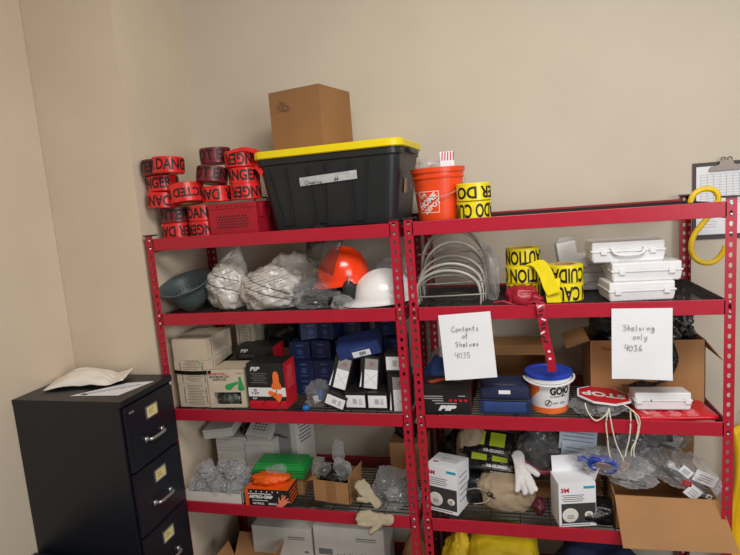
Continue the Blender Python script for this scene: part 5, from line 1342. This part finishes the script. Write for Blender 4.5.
# ================================================================ BOTTOM SHELF AND BELOW
def bankers(label, loc, w, d, h, txt):
    t = thing('file_carton', label, 'box', loc, 0, 'white file cartons on the bottom shelf')
    bm = nb(); box(bm, (0, 0, h / 2), (w, d, h), bev=.002); obj('carton', bm, WBOX, t)
    F = -d / 2 - .0006
    bm = nb(); box(bm, (w * .25, F, h * .82), (w * .28, .0006, .005)); box(bm, (w * .25, F, h * .78), (w * .28, .0006, .004))
    for k in range(4):
        for q in range(4):
            if (k * 3 + q * 5) % 3: box(bm, (w * .38 + k * .006, F, h * .50 + q * .006), (.005, .0006, .005))
    obj('print', bm, INKG, t)
    if txt:
        bm = nb(); box(bm, (-w * .34, F, h * .54), (.075, .0008, .032)); l = obj('address_label', bm, mat('label_grey', (120, 122, 124), .7), t)
        handwrite(t, [('and XL Glom', -w * .18, h * .46, .026)], INK, (0, F, 0), .0008)
bankers('white file carton on the bottom shelf, left of the other', (-.795, .31, s4), .335, .21, .275, False)
bankers('white file carton with black handwriting on the bottom shelf', (-.425, .31, s4), .375, .21, .30, True)
t = openbox('cardboard_box', 'open brown cardboard box with raised flaps on the bottom shelf at left', 'box', .26, .17, .10, (-.945, .105, s4), 0, [('r', .13, .35), ('b', .12, .7), ('l', .09, .3)])
blob('raincoat', (.17, .15, .17), 231, RAIN, 'folded yellow raincoat on the bottom shelf of the right rack', 'clothing', (.345, .28, s4 + .001), 0, sub=5, fine=.03, amp=.08, sq=.6)
blob('raincoat', (.08, .10, .16), 232, RAIN, 'yellow crumpled raincoat sleeve at the left of the folded raincoat', 'clothing', (.125, .26, s4 + .001), 0, sub=5, fine=.08)
blob('blue_coverall', (.22, .14, .16), 233, NAVY, 'dark navy coverall piled on the bottom shelf', 'clothing', (.78, .28, s4 + .001), 0, sub=5, fine=.06)
blob('brown_sack', (.06, .09, .13), 234, CARDD, 'brown sack standing at the right end of the bottom shelf, left rack', 'bag', (-.105, .30, s4 + .001), 0, sub=4)
def yellowcoat():
    bm = nb(); n = 26
    A = []
    for s in (0, 1):
        rows = []
        for j in range(n + 1):
            r = []; v = j / n
            for i in range(n + 1):
                u = i / n; wd = .17 + .20 * v
                x = 1.40 + (u) * wd + .02 * math.sin(v * 7) ; y = .52 - .03 * math.sin(u * 17 + v * 2) * (.3 + v) + .02 * noise.noise(Vector((u * 4, v * 5, 1))) - .04 * v; z = .86 - .76 * v - .03 * abs(u - .5)
                r.append(bm.verts.new((x, y + s * .03, z)))
            rows.append(r)
        A.append(rows)
    for s in (0, 1):
        for j in range(n):
            for i in range(n): bm.faces.new((A[s][j][i], A[s][j][i + 1], A[s][j + 1][i + 1], A[s][j + 1][i]))
    for j in range(n):
        for i in (0, n): bm.faces.new((A[0][j][i], A[0][j + 1][i], A[1][j + 1][i], A[1][j][i]))
    for i in range(n):
        for j in (0, n): bm.faces.new((A[0][j][i], A[0][j][i + 1], A[1][j][i + 1], A[1][j][i]))
    t = thing('rain_jacket', 'yellow rain jacket hanging on the back wall right of the racks', 'clothing', (0, 0, 0))
    obj('jacket', bm, mat('rain_bright', (245, 200, 20), .5, 0, .05, 8), t, smooth=True)
    bm = nb(); tube(bm, smoothpts([(1.48, .56, .85), (1.48, .55, .90), (1.485, .575, .91), (1.485, .598, .905)], 4), .004); obj('hanging_loop', bm, BLK, t)
yellowcoat()
